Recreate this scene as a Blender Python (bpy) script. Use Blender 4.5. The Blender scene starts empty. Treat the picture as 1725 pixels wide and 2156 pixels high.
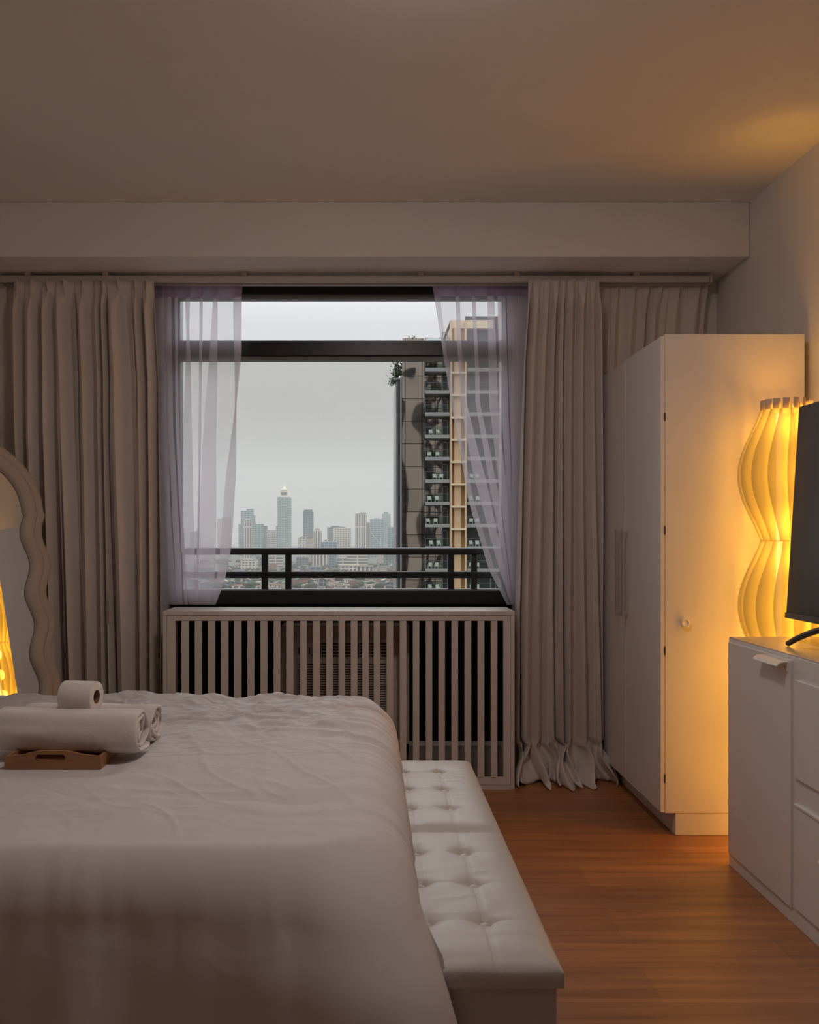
import bpy, bmesh, math, random
from mathutils import Vector, Matrix, noise
PI = math.pi; R = math.radians
S = bpy.context.scene; C = S.collection

# ------------------------------------------------------------------ camera
K = 1800.0; VX, VY, HC = 775.0, 1125.0, 1.25
cam = bpy.data.cameras.new('camera'); camo = bpy.data.objects.new('camera', cam); C.objects.link(camo)
camo.location = (0, 0, HC); camo.rotation_euler = (PI / 2, 0, 0)
cam.sensor_fit = 'AUTO'; cam.sensor_width = 36; cam.lens = K / 2156 * 36
cam.shift_x = (862.5 - VX) / 2156; cam.shift_y = (VY - 1078) / 2156
cam.clip_start = 0.05; cam.clip_end = 20000
S.camera = camo
def at(x, y, D): return Vector(((x - VX) * D / K, D, HC - (y - VY) * D / K))

# ------------------------------------------------------------------ exposure, world, lights
S.view_settings.view_transform = 'Standard'; S.view_settings.look = 'None'
S.view_settings.exposure = 0.0; S.view_settings.gamma = 1.0; S.view_settings.use_curve_mapping = False
SKY_LOW, SKY_HIGH = 0.44, 3.0
w = bpy.data.worlds.new('overcast'); S.world = w; w.use_nodes = True
nt = w.node_tree; bg = nt.nodes['Background']
tc = nt.nodes.new('ShaderNodeTexCoord'); sx = nt.nodes.new('ShaderNodeSeparateXYZ'); rp = nt.nodes.new('ShaderNodeValToRGB')
nt.links.new(tc.outputs['Generated'], sx.inputs[0]); nt.links.new(sx.outputs['Z'], rp.inputs[0]); nt.links.new(rp.outputs[0], bg.inputs[0])
e = rp.color_ramp.elements
e[0].position = 0.0; e[0].color = (SKY_LOW * .97, SKY_LOW * .955, SKY_LOW * .925, 1)
e[1].position = 1.0; e[1].color = (SKY_HIGH * .94, SKY_HIGH * .97, SKY_HIGH * 1.03, 1)
q = e.new(0.14); q.color = (.465, .458, .448, 1)
q = e.new(0.24); q.color = (.665, .675, .69, 1)
q = e.new(0.34); q.color = (1.3, 1.33, 1.4, 1)
bg.inputs[1].default_value = 1.0
# soft daylight of the bright part of the clouds, above the window
sun = bpy.data.lights.new('daylight', 'SUN'); sun.energy = 1.9; sun.angle = R(60); sun.color = (.93, .95, 1.0)
suno = bpy.data.objects.new('daylight', sun); C.objects.link(suno); suno.location = (0, 20, 20)
suno.rotation_euler = Vector((-0.08, 1.0, 0.62)).to_track_quat('Z', 'Y').to_euler()
LAMP_W = 4.5; FILL_W = 47.0
S.cycles.max_bounces = 10; S.cycles.diffuse_bounces = 6; S.cycles.transparent_max_bounces = 24
S.cycles.volume_bounces = 1; S.cycles.transmission_bounces = 8

# ------------------------------------------------------------------ helpers
def tag(o, label=None, cat=None, group=None, kind=None):
    if label: o['label'] = label
    if cat: o['category'] = cat
    if group: o['group'] = group
    if kind: o['kind'] = kind
    return o
def thing(name, label, cat, loc=(0, 0, 0), rz=0, group=None):
    o = bpy.data.objects.new(name, None); C.objects.link(o); o.location = loc; o.rotation_euler = (0, 0, rz)
    o.empty_display_size = .1
    return tag(o, label, cat, group)
def obj(name, bm, m, parent=None, smooth=False, bevel=0, seg=2):
    me = bpy.data.meshes.new(name)
    bmesh.ops.recalc_face_normals(bm, faces=bm.faces[:])
    bm.to_mesh(me); bm.free(); me.materials.append(m)
    if smooth: me.polygons.foreach_set('use_smooth', [True] * len(me.polygons))
    o = bpy.data.objects.new(name, me); C.objects.link(o)
    if parent: o.parent = parent
    if bevel:
        b = o.modifiers.new('bevel', 'BEVEL'); b.width = bevel; b.segments = seg; b.limit_method = 'ANGLE'; b.angle_limit = R(40)
    return o
def NB(): return bmesh.new()
def box(bm, a, b):
    x0, y0, z0 = a; x1, y1, z1 = b
    v = [bm.verts.new(p) for p in ((x0, y0, z0), (x1, y0, z0), (x1, y1, z0), (x0, y1, z0), (x0, y0, z1), (x1, y0, z1), (x1, y1, z1), (x0, y1, z1))]
    for f in ((3, 2, 1, 0), (4, 5, 6, 7), (0, 1, 5, 4), (1, 2, 6, 5), (2, 3, 7, 6), (3, 0, 4, 7)): bm.faces.new([v[i] for i in f])
    return bm
def B(*ab):
    bm = NB()
    for a, b in ab: box(bm, a, b)
    return bm
def tube(bm, pts, r, n=10, caps=True):
    pts = [Vector(p) for p in pts]; rings = []; N = len(pts)
    up = None
    for i, p in enumerate(pts):
        t = (pts[min(i + 1, N - 1)] - pts[max(i - 1, 0)]).normalized()
        if up is None: up = t.orthogonal().normalized()
        up = (up - t * up.dot(t)).normalized(); s = t.cross(up)
        rr = r[i] if isinstance(r, (list, tuple)) else r
        rings.append([bm.verts.new(p + (up * math.cos(2 * PI * k / n) + s * math.sin(2 * PI * k / n)) * rr) for k in range(n)])
    for a, b in zip(rings, rings[1:]):
        for k in range(n): bm.faces.new((a[k], a[(k + 1) % n], b[(k + 1) % n], b[k]))
    if caps: bm.faces.new(rings[0][::-1]); bm.faces.new(rings[-1])
    return bm
def lathe(bm, prof, n=24, sx=1, sy=1, close=False):
    rings = [[bm.verts.new((r * math.cos(2 * PI * k / n) * sx, r * math.sin(2 * PI * k / n) * sy, z)) for k in range(n)] for r, z in prof]
    pairs = list(zip(rings, rings[1:]))
    if close: pairs.append((rings[-1], rings[0]))
    for a, b in pairs:
        for k in range(n): bm.faces.new((a[k], a[(k + 1) % n], b[(k + 1) % n], b[k]))
    if not close: bm.faces.new(rings[0][::-1]); bm.faces.new(rings[-1])
    return bm
def prism(bm, pts, f0, f1):
    """pts 2-D outline, f0/f1 map (u,v) to 3-D for the two faces"""
    a = [bm.verts.new(f0(*p)) for p in pts]; b = [bm.verts.new(f1(*p)) for p in pts]; n = len(pts)
    bm.faces.new(a[::-1]); bm.faces.new(b)
    for i in range(n): bm.faces.new((a[i], a[(i + 1) % n], b[(i + 1) % n], b[i]))
    return bm
def grid(bm, nu, nv, f, wrap=False):
    V = [[bm.verts.new(f(i / (nu if wrap else nu - 1), j / (nv - 1))) for i in range(nu)] for j in range(nv)]
    for j in range(nv - 1):
        for i in range(nu if wrap else nu - 1):
            i2 = (i + 1) % nu
            bm.faces.new((V[j][i], V[j][i2], V[j + 1][i2], V[j + 1][i]))
    return V
def sm(a, b, x):
    t = max(0, min(1, (x - a) / (b - a))); return t * t * (3 - 2 * t)
def ns(*p): return noise.noise(Vector(p))

# ------------------------------------------------------------------ materials
def mat(name, col, rough=.6, metal=0, spec=.5, bump=0, bscale=200, var=0, vscale=6, coat=0):
    m = bpy.data.materials.new(name); m.use_nodes = True; n = m.node_tree; p = n.nodes['Principled BSDF']
    p.inputs['Base Color'].default_value = (*col, 1); p.inputs['Roughness'].default_value = rough
    p.inputs['Metallic'].default_value = metal; p.inputs['Specular IOR Level'].default_value = spec
    p.inputs['Coat Weight'].default_value = coat
    t = n.nodes.new('ShaderNodeTexCoord')
    if var:
        a = n.nodes.new('ShaderNodeTexNoise'); a.inputs['Scale'].default_value = vscale; a.inputs['Detail'].default_value = 4
        n.links.new(t.outputs['Object'], a.inputs['Vector'])
        mx = n.nodes.new('ShaderNodeMix'); mx.data_type = 'RGBA'
        mx.inputs[6].default_value = (*[c * (1 - var) for c in col], 1); mx.inputs[7].default_value = (*[min(1, c * (1 + var)) for c in col], 1)
        n.links.new(a.outputs['Fac'], mx.inputs[0]); n.links.new(mx.outputs[2], p.inputs['Base Color'])
    if bump:
        a = n.nodes.new('ShaderNodeTexNoise'); a.inputs['Scale'].default_value = bscale; a.inputs['Detail'].default_value = 3
        n.links.new(t.outputs['Object'], a.inputs['Vector'])
        b = n.nodes.new('ShaderNodeBump'); b.inputs['Strength'].default_value = bump; b.inputs['Distance'].default_value = .002
        n.links.new(a.outputs['Fac'], b.inputs['Height']); n.links.new(b.outputs[0], p.inputs['Normal'])
    return m
M = {}
M['wall'] = mat('wall_paint', (.76, .735, .70), .75, bump=.25, bscale=60, var=.02)
M['ceil'] = mat('ceiling_paint', (.78, .75, .715), .85, bump=.2, bscale=40, var=.02)
M['white'] = mat('white_paint', (.74, .71, .685), .42, bump=.08, bscale=90, var=.015)
M['cover'] = mat('cover_paint', (.67, .62, .585), .5, bump=.1, bscale=90, var=.02)
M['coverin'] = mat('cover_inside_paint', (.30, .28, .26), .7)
M['dresser'] = mat('dresser_lacquer', (.74, .715, .695), .36, var=.01)
M['black'] = mat('black_frame', (.012, .0125, .014), .35)
M['spandrel'] = mat('dark_spandrel', (.004, .004, .004), .6, spec=.2)
M['strip'] = mat('grey_gasket', (.17, .17, .17), .5)
M['rail'] = mat('railing_paint', (.02, .021, .023), .38)
M['track'] = mat('curtain_track', (.52, .47, .42), .5)
M['curtain'] = mat('curtain_cloth', (.70, .64, .60), .9, spec=.15, bump=.3, bscale=700, var=.03)
M['duvet'] = mat('duvet_cotton', (.61, .58, .583), .85, spec=.2, bump=.12, bscale=900)
M['towel'] = mat('terry_cloth', (.72, .67, .64), .95, spec=.1, bump=.5, bscale=420, var=.04, vscale=300)
M['paper'] = mat('tissue_paper', (.76, .72, .69), .95, spec=.1, bump=.3, bscale=500)
M['card'] = mat('cardboard', (.25, .14, .08), .9)
M['leather'] = mat('white_leatherette', (.52, .495, .465), .42, bump=.25, bscale=520)
M['leather_side'] = M['leather']
M['mattress'] = mat('mattress_cloth', (.6, .58, .55), .9)
M['steel'] = mat('brushed_metal', (.62, .60, .57), .35, metal=.75)
M['bezel'] = mat('tv_bezel', (.03, .03, .032), .3)
M['screen'] = mat('tv_screen', (.018, .018, .02), .22, spec=.6)
M['gold'] = mat('frame_cream', (.52, .45, .375), .6, bump=.15, bscale=120)
M['framein'] = mat('frame_inner_edge', (.25, .22, .19), .6)
M['acwood'] = mat('ac_surround', (.46, .39, .32), .7, var=.08)
M['ac'] = mat('ac_plastic', (.66, .58, .54), .55)
M['acdark'] = mat('ac_grille_dark', (.07, .055, .05), .6)
M['plant'] = mat('leaf_green', (.06, .085, .055), .8, var=.3, vscale=2)
M['chair'] = mat('white_plastic_chair', (.9, .9, .87), .6)
n = M['duvet'].node_tree; p_ = n.nodes['Principled BSDF']; old = p_.inputs['Normal'].links[0].from_socket
a_ = n.nodes.new('ShaderNodeTexNoise'); a_.inputs['Scale'].default_value = 7; a_.inputs['Detail'].default_value = 2; a_.inputs['Distortion'].default_value = .6
n.links.new(n.nodes['Texture Coordinate'].outputs['Object'], a_.inputs['Vector'])
b_ = n.nodes.new('ShaderNodeBump'); b_.inputs['Strength'].default_value = .3; b_.inputs['Distance'].default_value = .012
n.links.new(a_.outputs['Fac'], b_.inputs['Height']); n.links.new(old, b_.inputs['Normal']); n.links.new(b_.outputs[0], p_.inputs['Normal'])
def mirror_mat():
    m = mat('mirror_glass', (.86, .88, .87), .012, metal=1.0); return m
M['mirror'] = mirror_mat()
def wood(name, c1, c2, scale, rough, along='X', planks=None):
    m = bpy.data.materials.new(name); m.use_nodes = True; n = m.node_tree; p = n.nodes['Principled BSDF']; L = n.links.new
    t = n.nodes.new('ShaderNodeTexCoord'); mp = n.nodes.new('ShaderNodeMapping'); L(t.outputs['Object'], mp.inputs[0])
    mp.inputs['Scale'].default_value = (1.2, 22, 22) if along == 'X' else (22, 1.2, 22)
    a = n.nodes.new('ShaderNodeTexNoise'); a.inputs['Scale'].default_value = scale; a.inputs['Detail'].default_value = 6; a.inputs['Distortion'].default_value = .6
    L(mp.outputs[0], a.inputs['Vector'])
    r = n.nodes.new('ShaderNodeValToRGB'); r.color_ramp.elements[0].color = (*c1, 1); r.color_ramp.elements[1].color = (*c2, 1)
    r.color_ramp.elements[0].position = .3; r.color_ramp.elements[1].position = .72
    L(a.outputs['Fac'], r.inputs[0]); out = r.outputs[0]
    if planks:
        b = n.nodes.new('ShaderNodeTexBrick'); L(t.outputs['Object'], b.inputs['Vector'])
        b.inputs['Scale'].default_value = 1; b.inputs['Brick Width'].default_value = planks[0]; b.inputs['Row Height'].default_value = planks[1]
        b.inputs['Mortar Size'].default_value = .0007; b.inputs['Mortar Smooth'].default_value = .3; b.offset = .37
        b.inputs['Color1'].default_value = (.86, .86, .86, 1); b.inputs['Color2'].default_value = (1.12, 1.1, 1.08, 1); b.inputs['Mortar'].default_value = (.6, .55, .5, 1)
        mx = n.nodes.new('ShaderNodeMix'); mx.data_type = 'RGBA'; mx.blend_type = 'MULTIPLY'; mx.inputs[0].default_value = 1
        L(out, mx.inputs[6]); L(b.outputs['Color'], mx.inputs[7]); out = mx.outputs[2]
    L(out, p.inputs['Base Color']); p.inputs['Roughness'].default_value = rough
    return m
M['floor'] = wood('laminate_floor', (.27, .105, .036), (.46, .20, .078), 1.3, .38, planks=(1.25, .19))
M['bamboo'] = wood('bamboo_wood', (.30, .14, .06), (.42, .215, .10), 3, .5)
M['dresstop'] = wood('pale_wood_top', (.42, .34, .26), (.60, .52, .43), .8, .38, along='Y')
def glass(name, col):
    m = bpy.data.materials.new(name); m.use_nodes = True; n = m.node_tree; n.nodes.clear()
    o = n.nodes.new('ShaderNodeOutputMaterial'); t = n.nodes.new('ShaderNodeBsdfTransparent'); g = n.nodes.new('ShaderNodeBsdfGlossy')
    t.inputs[0].default_value = (*col, 1); g.inputs['Roughness'].default_value = .02; mx = n.nodes.new('ShaderNodeMixShader'); f = n.nodes.new('ShaderNodeFresnel'); f.inputs[0].default_value = 1.3
    n.links.new(f.outputs[0], mx.inputs[0]); n.links.new(t.outputs[0], mx.inputs[1]); n.links.new(g.outputs[0], mx.inputs[2]); n.links.new(mx.outputs[0], o.inputs[0])
    return m
M['glass_low'] = glass('window_glass_tinted', (.86, .86, .845)); M['glass_up'] = glass('window_glass_clear', (.99, .99, .99))
M['balglass'] = glass('balcony_glass', (.86, .92, .89))
def sheer(name, col, tr, emitless=True):
    m = bpy.data.materials.new(name); m.use_nodes = True; n = m.node_tree; n.nodes.clear(); L = n.links.new
    o = n.nodes.new('ShaderNodeOutputMaterial'); t = n.nodes.new('ShaderNodeBsdfTransparent'); d = n.nodes.new('ShaderNodeBsdfDiffuse'); l = n.nodes.new('ShaderNodeBsdfTranslucent')
    d.inputs[0].default_value = (*col, 1); l.inputs[0].default_value = (*col, 1)
    a = n.nodes.new('ShaderNodeMixShader'); a.inputs[0].default_value = .5; L(d.outputs[0], a.inputs[1]); L(l.outputs[0], a.inputs[2])
    # weave: the cloth closes up where it is seen edge-on
    lw = n.nodes.new('ShaderNodeLayerWeight'); lw.inputs[0].default_value = .35
    mr = n.nodes.new('ShaderNodeMapRange'); mr.inputs[3].default_value = 1 - tr; mr.inputs[4].default_value = 1.0
    L(lw.outputs['Facing'], mr.inputs[0])
    b = n.nodes.new('ShaderNodeMixShader'); L(mr.outputs[0], b.inputs[0]); L(t.outputs[0], b.inputs[1]); L(a.outputs[0], b.inputs[2]); L(b.outputs[0], o.inputs[0])
    return m
M['sheer'] = sheer('sheer_voile', (.93, .89, .96), .73)
M['header'] = sheer('sheer_header_tape', (.64, .55, .70), .10)
def slatmat():
    m = bpy.data.materials.new('lamp_slat'); m.use_nodes = True; n = m.node_tree; n.nodes.clear(); L = n.links.new
    o = n.nodes.new('ShaderNodeOutputMaterial'); t = n.nodes.new('ShaderNodeBsdfTransparent'); d = n.nodes.new('ShaderNodeBsdfDiffuse'); l = n.nodes.new('ShaderNodeBsdfTranslucent')
    for s in (d, l): s.inputs[0].default_value = (.44, .42, .32, 1)
    a = n.nodes.new('ShaderNodeMixShader'); a.inputs[0].default_value = .6; L(d.outputs[0], a.inputs[1]); L(l.outputs[0], a.inputs[2])
    b = n.nodes.new('ShaderNodeMixShader'); b.inputs[0].default_value = .52; L(t.outputs[0], b.inputs[1]); L(a.outputs[0], b.inputs[2]); L(b.outputs[0], o.inputs[0])
    return m
M['slat'] = slatmat()
M['tab'] = mat('lamp_tab', (.74, .55, .38), .6)
def emit(name, col, s):
    m = bpy.data.materials.new(name); m.use_nodes = True; n = m.node_tree; n.nodes.clear()
    o = n.nodes.new('ShaderNodeOutputMaterial'); t = n.nodes.new('ShaderNodeEmission'); t.inputs[0].default_value = (*col, 1); t.inputs[1].default_value = s
    n.links.new(t.outputs[0], o.inputs[0]); return m
M['tube'] = emit('led_tube', (1, .72, .30), 2.2)
def facade(name, wall, win, bw, bh, mortar=.35, rough=.5, spec=.4, metal=0, axis='XZ'):
    """procedural facade: a grid of windows (bricks) in wall (mortar)"""
    m = bpy.data.materials.new(name); m.use_nodes = True; n = m.node_tree; p = n.nodes['Principled BSDF']; L = n.links.new
    t = n.nodes.new('ShaderNodeTexCoord'); s = n.nodes.new('ShaderNodeSeparateXYZ'); cb = n.nodes.new('ShaderNodeCombineXYZ')
    ad = n.nodes.new('ShaderNodeMath'); ad.operation = 'ADD'
    L(t.outputs['Object'], s.inputs[0]); L(s.outputs['X'], ad.inputs[0]); L(s.outputs['Y'], ad.inputs[1]); L(ad.outputs[0], cb.inputs[0]); L(s.outputs['Z'], cb.inputs[1])
    b = n.nodes.new('ShaderNodeTexBrick'); L(cb.outputs[0], b.inputs['Vector']); b.offset = 0
    b.inputs['Scale'].default_value = 1; b.inputs['Brick Width'].default_value = bw; b.inputs['Row Height'].default_value = bh
    b.inputs['Mortar Size'].default_value = mortar; b.inputs['Mortar Smooth'].default_value = 0
    b.inputs['Color1'].default_value = (*win, 1); b.inputs['Color2'].default_value = (*[c * 1.35 for c in win], 1); b.inputs['Mortar'].default_value = (*wall, 1)
    L(b.outputs['Color'], p.inputs['Base Color']); p.inputs['Roughness'].default_value = rough; p.inputs['Specular IOR Level'].default_value = spec; p.inputs['Metallic'].default_value = metal
    return m
M['f_teal'] = facade('facade_teal_glass', (.33, .45, .45), (.05, .12, .14), 14, 8, 1.1)
M['f_grid'] = facade('facade_green_grid', (.34, .42, .39), (.08, .15, .145), 10, 7, 1.2)
M['f_dark'] = facade('facade_dark', (.20, .24, .25), (.03, .055, .065), 9, 7, .9)
M['f_white'] = facade('facade_white', (.66, .58, .52), (.12, .12, .115), 9, 7, 1.7)
M['f_stripe'] = facade('facade_striped', (.68, .60, .53), (.09, .10, .10), 9, 120, 2.0)
M['f_band'] = facade('facade_banded', (.64, .57, .50), (.08, .10, .10), 120, 7.5, 1.6)
M['f_blue'] = facade('facade_blue', (.26, .36, .43), (.06, .11, .15), 12, 7, .9)
M['f_cream'] = facade('facade_cream', (0.499, 0.432, 0.346), (0.102, 0.088, 0.074), 5, 3.5, 1.2)
M['f_brick'] = facade('facade_red', (0.346, 0.126, 0.087), (0.065, 0.042, 0.038), 5, 3.5, 1.2)
M['roofred'] = mat('roof_red', (.25, .08, .05), .8); M['roofgreen'] = mat('roof_green', (.06, .17, .10), .8); M['roofgrey'] = mat('roof_grey', (.18, .17, .16), .8)
M['rooftan'] = mat('roof_tan', (.34, .28, .22), .8)
M['ground'] = mat('city_ground', (.07, .073, .058), .95, var=.6, vscale=.012)
M['trees'] = mat('city_trees', (.035, .055, .03), .95, var=.4, vscale=.05)
M['crown'] = mat('cream_crown', (.95, .84, .66), .7)
M['ext'] = facade('own_and_added_facade', (.06, .06, .06), (.012, .013, .015), 3.2, 3.2, .35)

# ================================================================== structure
WD = 4.54           # depth of the window wall's inner face
XL, XR = -2.2, 1.85 # side walls
YB = -1.9           # wall behind the camera
ZC = 2.86
def struct(name, bm, m, **k): return tag(obj(name, bm, m, **k), kind='structure')
struct('floor', B(((XL - .1, YB - .1, -.1), (XR + .1, WD + .1, 0))), M['floor'])
struct('ceiling', B(((XL - .1, YB - .1, ZC), (XR + .1, WD + .1, ZC + .12))), M['ceil'])
struct('wall_left', B(((XL - .12, YB, 0), (XL, WD, ZC))), M['wall'])
struct('wall_right', B(((XR, YB, 0), (XR + .12, WD, ZC))), M['wall'])
struct('wall_front', B(((XL, YB - .12, 0), (XR, YB, ZC))), M['wall'])
wx0, wx1, wz0, wz1 = -1.06, .77, .14, 2.595
struct('wall_back', B(((XL - .1, WD, 0), (wx0, WD + .16, ZC)), ((wx1, WD, 0), (XR + .1, WD + .16, ZC)), ((wx0, WD, 0), (wx1, WD + .16, wz0)), ((wx0, WD, wz1), (wx1, WD + .16, ZC))), M['wall'])
SF = 4.14
struct('trim_1', B(((XL, SF, 2.595), (XR, WD, ZC))), M['ceil'], bevel=.006)   # dropped beam over the window
struct('baseboard_right', B(((XR - .012, YB, 0), (XR, 3.5, .09))), M['white'])
struct('baseboard_left', B(((XL, YB, 0), (XL + .012, WD, .09))), M['white'])

# window
GD = 4.60
def zz(y, D): return HC - (y - VY) * D / K
win = tag(obj('window_1', B(
    ((wx0, GD - .03, zz(622, GD)), (wx1, GD + .05, wz1)),
    ((wx0, GD - .04, zz(752, GD)), (wx1, GD + .05, zz(720, GD))),
    ((wx0, GD - .05, .875), (wx1, GD + .05, zz(1243, GD))),
    ((wx0, GD - .03, .875), (wx0 + .055, GD + .05, wz1)), ((wx1 - .055, GD - .03, .875), (wx1, GD + .05, wz1))), M['black'], bevel=.004), kind='structure')
obj('window_gasket', B(((wx0 + .055, GD - .02, zz(632, GD)), (wx1 - .055, GD + .03, zz(622, GD))), ((wx0 + .055, GD - .025, zz(760, GD)), (wx1 - .055, GD + .03, zz(752, GD))),
    ((wx0 + .055, GD - .055, zz(1243, GD)), (wx1 - .055, GD - .045, zz(1241, GD)))), M['strip'], win)
obj('window_pane', B(((wx0 + .05, GD, zz(720, GD) - .01), (wx1 - .05, GD + .004, zz(630, GD)))), M['glass_up'], win)
obj('window_pane', B(((wx0 + .05, GD + .01, zz(1243, GD) - .005), (wx1 - .05, GD + .014, zz(755, GD)))), M['glass_low'], win)
struct('trim_2', B(((wx0, GD - .01, wz0), (wx1, GD + .06, .875))), M['spandrel'])
struct('trim_3', B(((-1.9, 4.74, .74), (1.7, 5.06, .915))), M['black'])     # ledge outside that carries the railing

# railing outside
RD = 4.95
rl = thing('balcony_railing', 'black metal railing with square posts just outside the window', 'railing', (0, RD, .915))
def rb(y0, y1, dy=.02): return ((-1.9, -dy, zz(y1, RD) - .915), (1.7, dy, zz(y0, RD) - .915))
obj('top_rail', B(rb(1153, 1168, .03)), M['rail'], rl, bevel=.012, seg=3)
obj('middle_rail', B(rb(1203, 1217)), M['rail'], rl, bevel=.006)
obj('bottom_rail', B(((-1.9, -.02, 0), (1.7, .02, zz(1239.5, RD) - .915))), M['rail'], rl, bevel=.004)
for pxa in (160, 209, 551.5, 601, 943, 991.5, 1334):
    a = (pxa - VX) * RD / K; obj('post', B(((a, -.018, 0), (a + .036, .018, zz(1160, RD) - .915))), M['rail'], rl, bevel=.004)

# own building outside; narrow slab added unseen to darken the tower's glass reflections
struct('wall_exterior_and_added_slab', B(((-22, -9, -92), (XL - .3, 4.7, 45)), ((XR + .3, -9, -92), (11.0, 4.7, 45)), ((18.3, -40, -92), (20.6, -20, 60)), ((XL - .3, -9, ZC + .2), (XR + .3, 4.7, 45)), ((XL - .3, -9, -92), (XR + .3, 4.7, -.3))), M['ext'])

# ================================================================== window cover (slatted box round the air conditioner)
CF, CB = 4.19, 4.44
cx0, cx1, cz = (343 - VX) * CF / K, (1084 - VX) * CF / K, .873
cv = thing('slatted_cover', 'white painted slatted wooden cabinet below the window hiding an air conditioner', 'radiator cover', ((cx0 + cx1) / 2, CF, 0))
def cvb(*bs):
    bm = NB(); ox = (cx0 + cx1) / 2
    for a, b in bs: box(bm, (a[0] - ox, a[1] - CF, a[2]), (b[0] - ox, b[1] - CF, b[2]))
    return bm
obj('top', cvb(((cx0, CF - .003, cz - .019), (cx1, CB, cz))), M['cover'], cv, bevel=.002)
obj('side_panel', cvb(((cx0, CF, 0), (cx0 + .019, CB, cz - .019))), M['cover'], cv, bevel=.001)
obj('side_panel', cvb(((cx1 - .019, CF, 0), (cx1, CB, cz - .019))), M['cover'], cv, bevel=.001)
obj('bottom_rail', cvb(((cx0 + .019, CF, 0), (cx1 - .019, CF + .02, .02))), M['cover'], cv)
def PX(u): return ((330 + u / 2.24) - VX) * CF / K
slL = [(117, 150), (180, 212), (242, 274), (303, 337), (365, 399), (428, 460), (490, 522), (552, 583), (614, 645), (677, 708), (738, 770), (800, 831)]
slR = [(916, 947), (970, 1001), (1024, 1054), (1085, 1116), (1147, 1178), (1209, 1239), (1270, 1300), (1330, 1360), (1391, 1422), (1453, 1484), (1515, 1546), (1577, 1607)]
zt, zb = zz(1307, CF), zz(1637, CF)
ztop, zbot = cz - .021, .022
mid = PX(861)
def panel(a, b, sl, stl, str_):
    bs = [((a, CF - .001, zbot), (stl, CF + .017, ztop)), ((str_, CF - .001, zbot), (b, CF + .017, ztop)), ((stl, CF - .001, zt), (str_, CF + .017, ztop)), ((stl, CF - .001, zbot), (str_, CF + .017, zb))]
    bs += [((PX(p), CF - .001, zb - .002), (PX(q), CF + .017, zt + .002)) for p, q in sl]
    return cvb(*bs)
obj('slatted_door', panel(cx0 + .0205, mid - .0008, slL, PX(88), PX(858)), M['cover'], cv)
obj('slatted_door', panel(mid + .0008, cx1 - .0205, slR, PX(888), PX(1636)), M['cover'], cv)
obj('back_ledge', cvb(((cx0 + .02, CB + .0, 0), (cx1 - .02, CB + .09, .13))), M['coverin'], cv)

# air conditioner behind the slats
AD = 4.40
def ax(px): return (px - VX) * AD / K
ac = thing('air_conditioner', 'beige window air conditioner with round dials behind the white slats', 'air conditioner', (ax(727), AD, .0))
def acb(*bs):
    bm = NB()
    for (x0, y0, x1, y1, d0, d1) in bs: box(bm, (ax(x0) - ax(727), d0, zz(y1, AD)), (ax(x1) - ax(727), d1, zz(y0, AD)))
    return bm
obj('wooden_surround', acb((592, 1318, 862, 1345, 0, .16), (592, 1345, 614, 1590, 0, .16), (838, 1345, 862, 1590, 0, .16), (592, 1565, 862, 1590, 0, .16)), M['acwood'], ac, bevel=.003)
obj('body', acb((614, 1345, 838, 1565, .02, .17)), M['ac'], ac, bevel=.01)
obj('support_leg', acb((600, 1590, 625, 1637, .02, .12)), M['acwood'], ac); obj('support_leg', acb((830, 1590, 855, 1637, .02, .12)), M['acwood'], ac)
obj('control_panel', acb((617, 1354, 663, 1388, .012, .03)), M['ac'], ac, bevel=.002)
for cxk in (630, 652):
    bm = NB(); lathe(bm, [(.019, 0), (.019, .012), (.015, .016)], 20); bmesh.ops.rotate(bm, verts=bm.verts, matrix=Matrix.Rotation(PI / 2, 3, 'X'))
    bmesh.ops.translate(bm, verts=bm.verts, vec=(ax(cxk) - ax(727), .012, zz(1371, AD)))
    k = obj('dial', bm, M['ac'], ac, smooth=False)
    obj('dial_ridge', B(((ax(cxk) - ax(727) - .003, -.010, zz(1371, AD) - .015), (ax(cxk) - ax(727) + .003, -.003, zz(1371, AD) + .015))), M['acdark'], k)
for (a, b) in ((674, 748), (754, 827)):
    v = obj('air_vent', acb((a, 1355, b, 1386, .014, .03)), M['acdark'], ac)
    obj('vent_louvres', acb(*[(a + 2, 1358 + i * 6.5, b - 2, 1360 + i * 6.5, .008, .016) for i in range(5)], *[(a + 2 + i * (b - a - 5) / 3, 1356, a + 3.5 + i * (b - a - 5) / 3, 1385, .006, .014) for i in range(4)]), M['ac'], v)
g = obj('intake_grille', acb((629, 1398, 812, 1560, .014, .03)), M['acdark'], ac)
obj('grille_bars', acb(*[(628, 1401 + i * 5.2, 813, 1403.6 + i * 5.2, .004, .016) for i in range(31)]), M['ac'], g)

# ================================================================== curtain track
TD = 4.41
tr = thing('curtain_track', 'long cream double curtain track fixed under the beam above the window', 'curtain rail', (0, TD, 2.57))
tx0, tx1 = (6 - VX) * TD / K, (1490 - VX) * TD / K
obj('rail', B(((tx0, -.03, -.027), (tx1, -.006, .008)), ), M['track'], tr, bevel=.003)
obj('rail', B(((tx0, .02, -.027), (tx1, .05, .008)), ), M['track'], tr, bevel=.003)
for x in (tx0 - .012, tx1): obj('end_cap', B(((x, -.036, -.031), (x + .014, .055, .012))), M['track'], tr, bevel=.003)
for px_ in (58, 220, 510, 880, 1080, 1330): obj('bracket', B((((px_ - VX) * TD / K, -.04, .005), ((px_ - VX) * TD / K + .03, .055, .0245))), M['track'], tr, bevel=.002)

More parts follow.
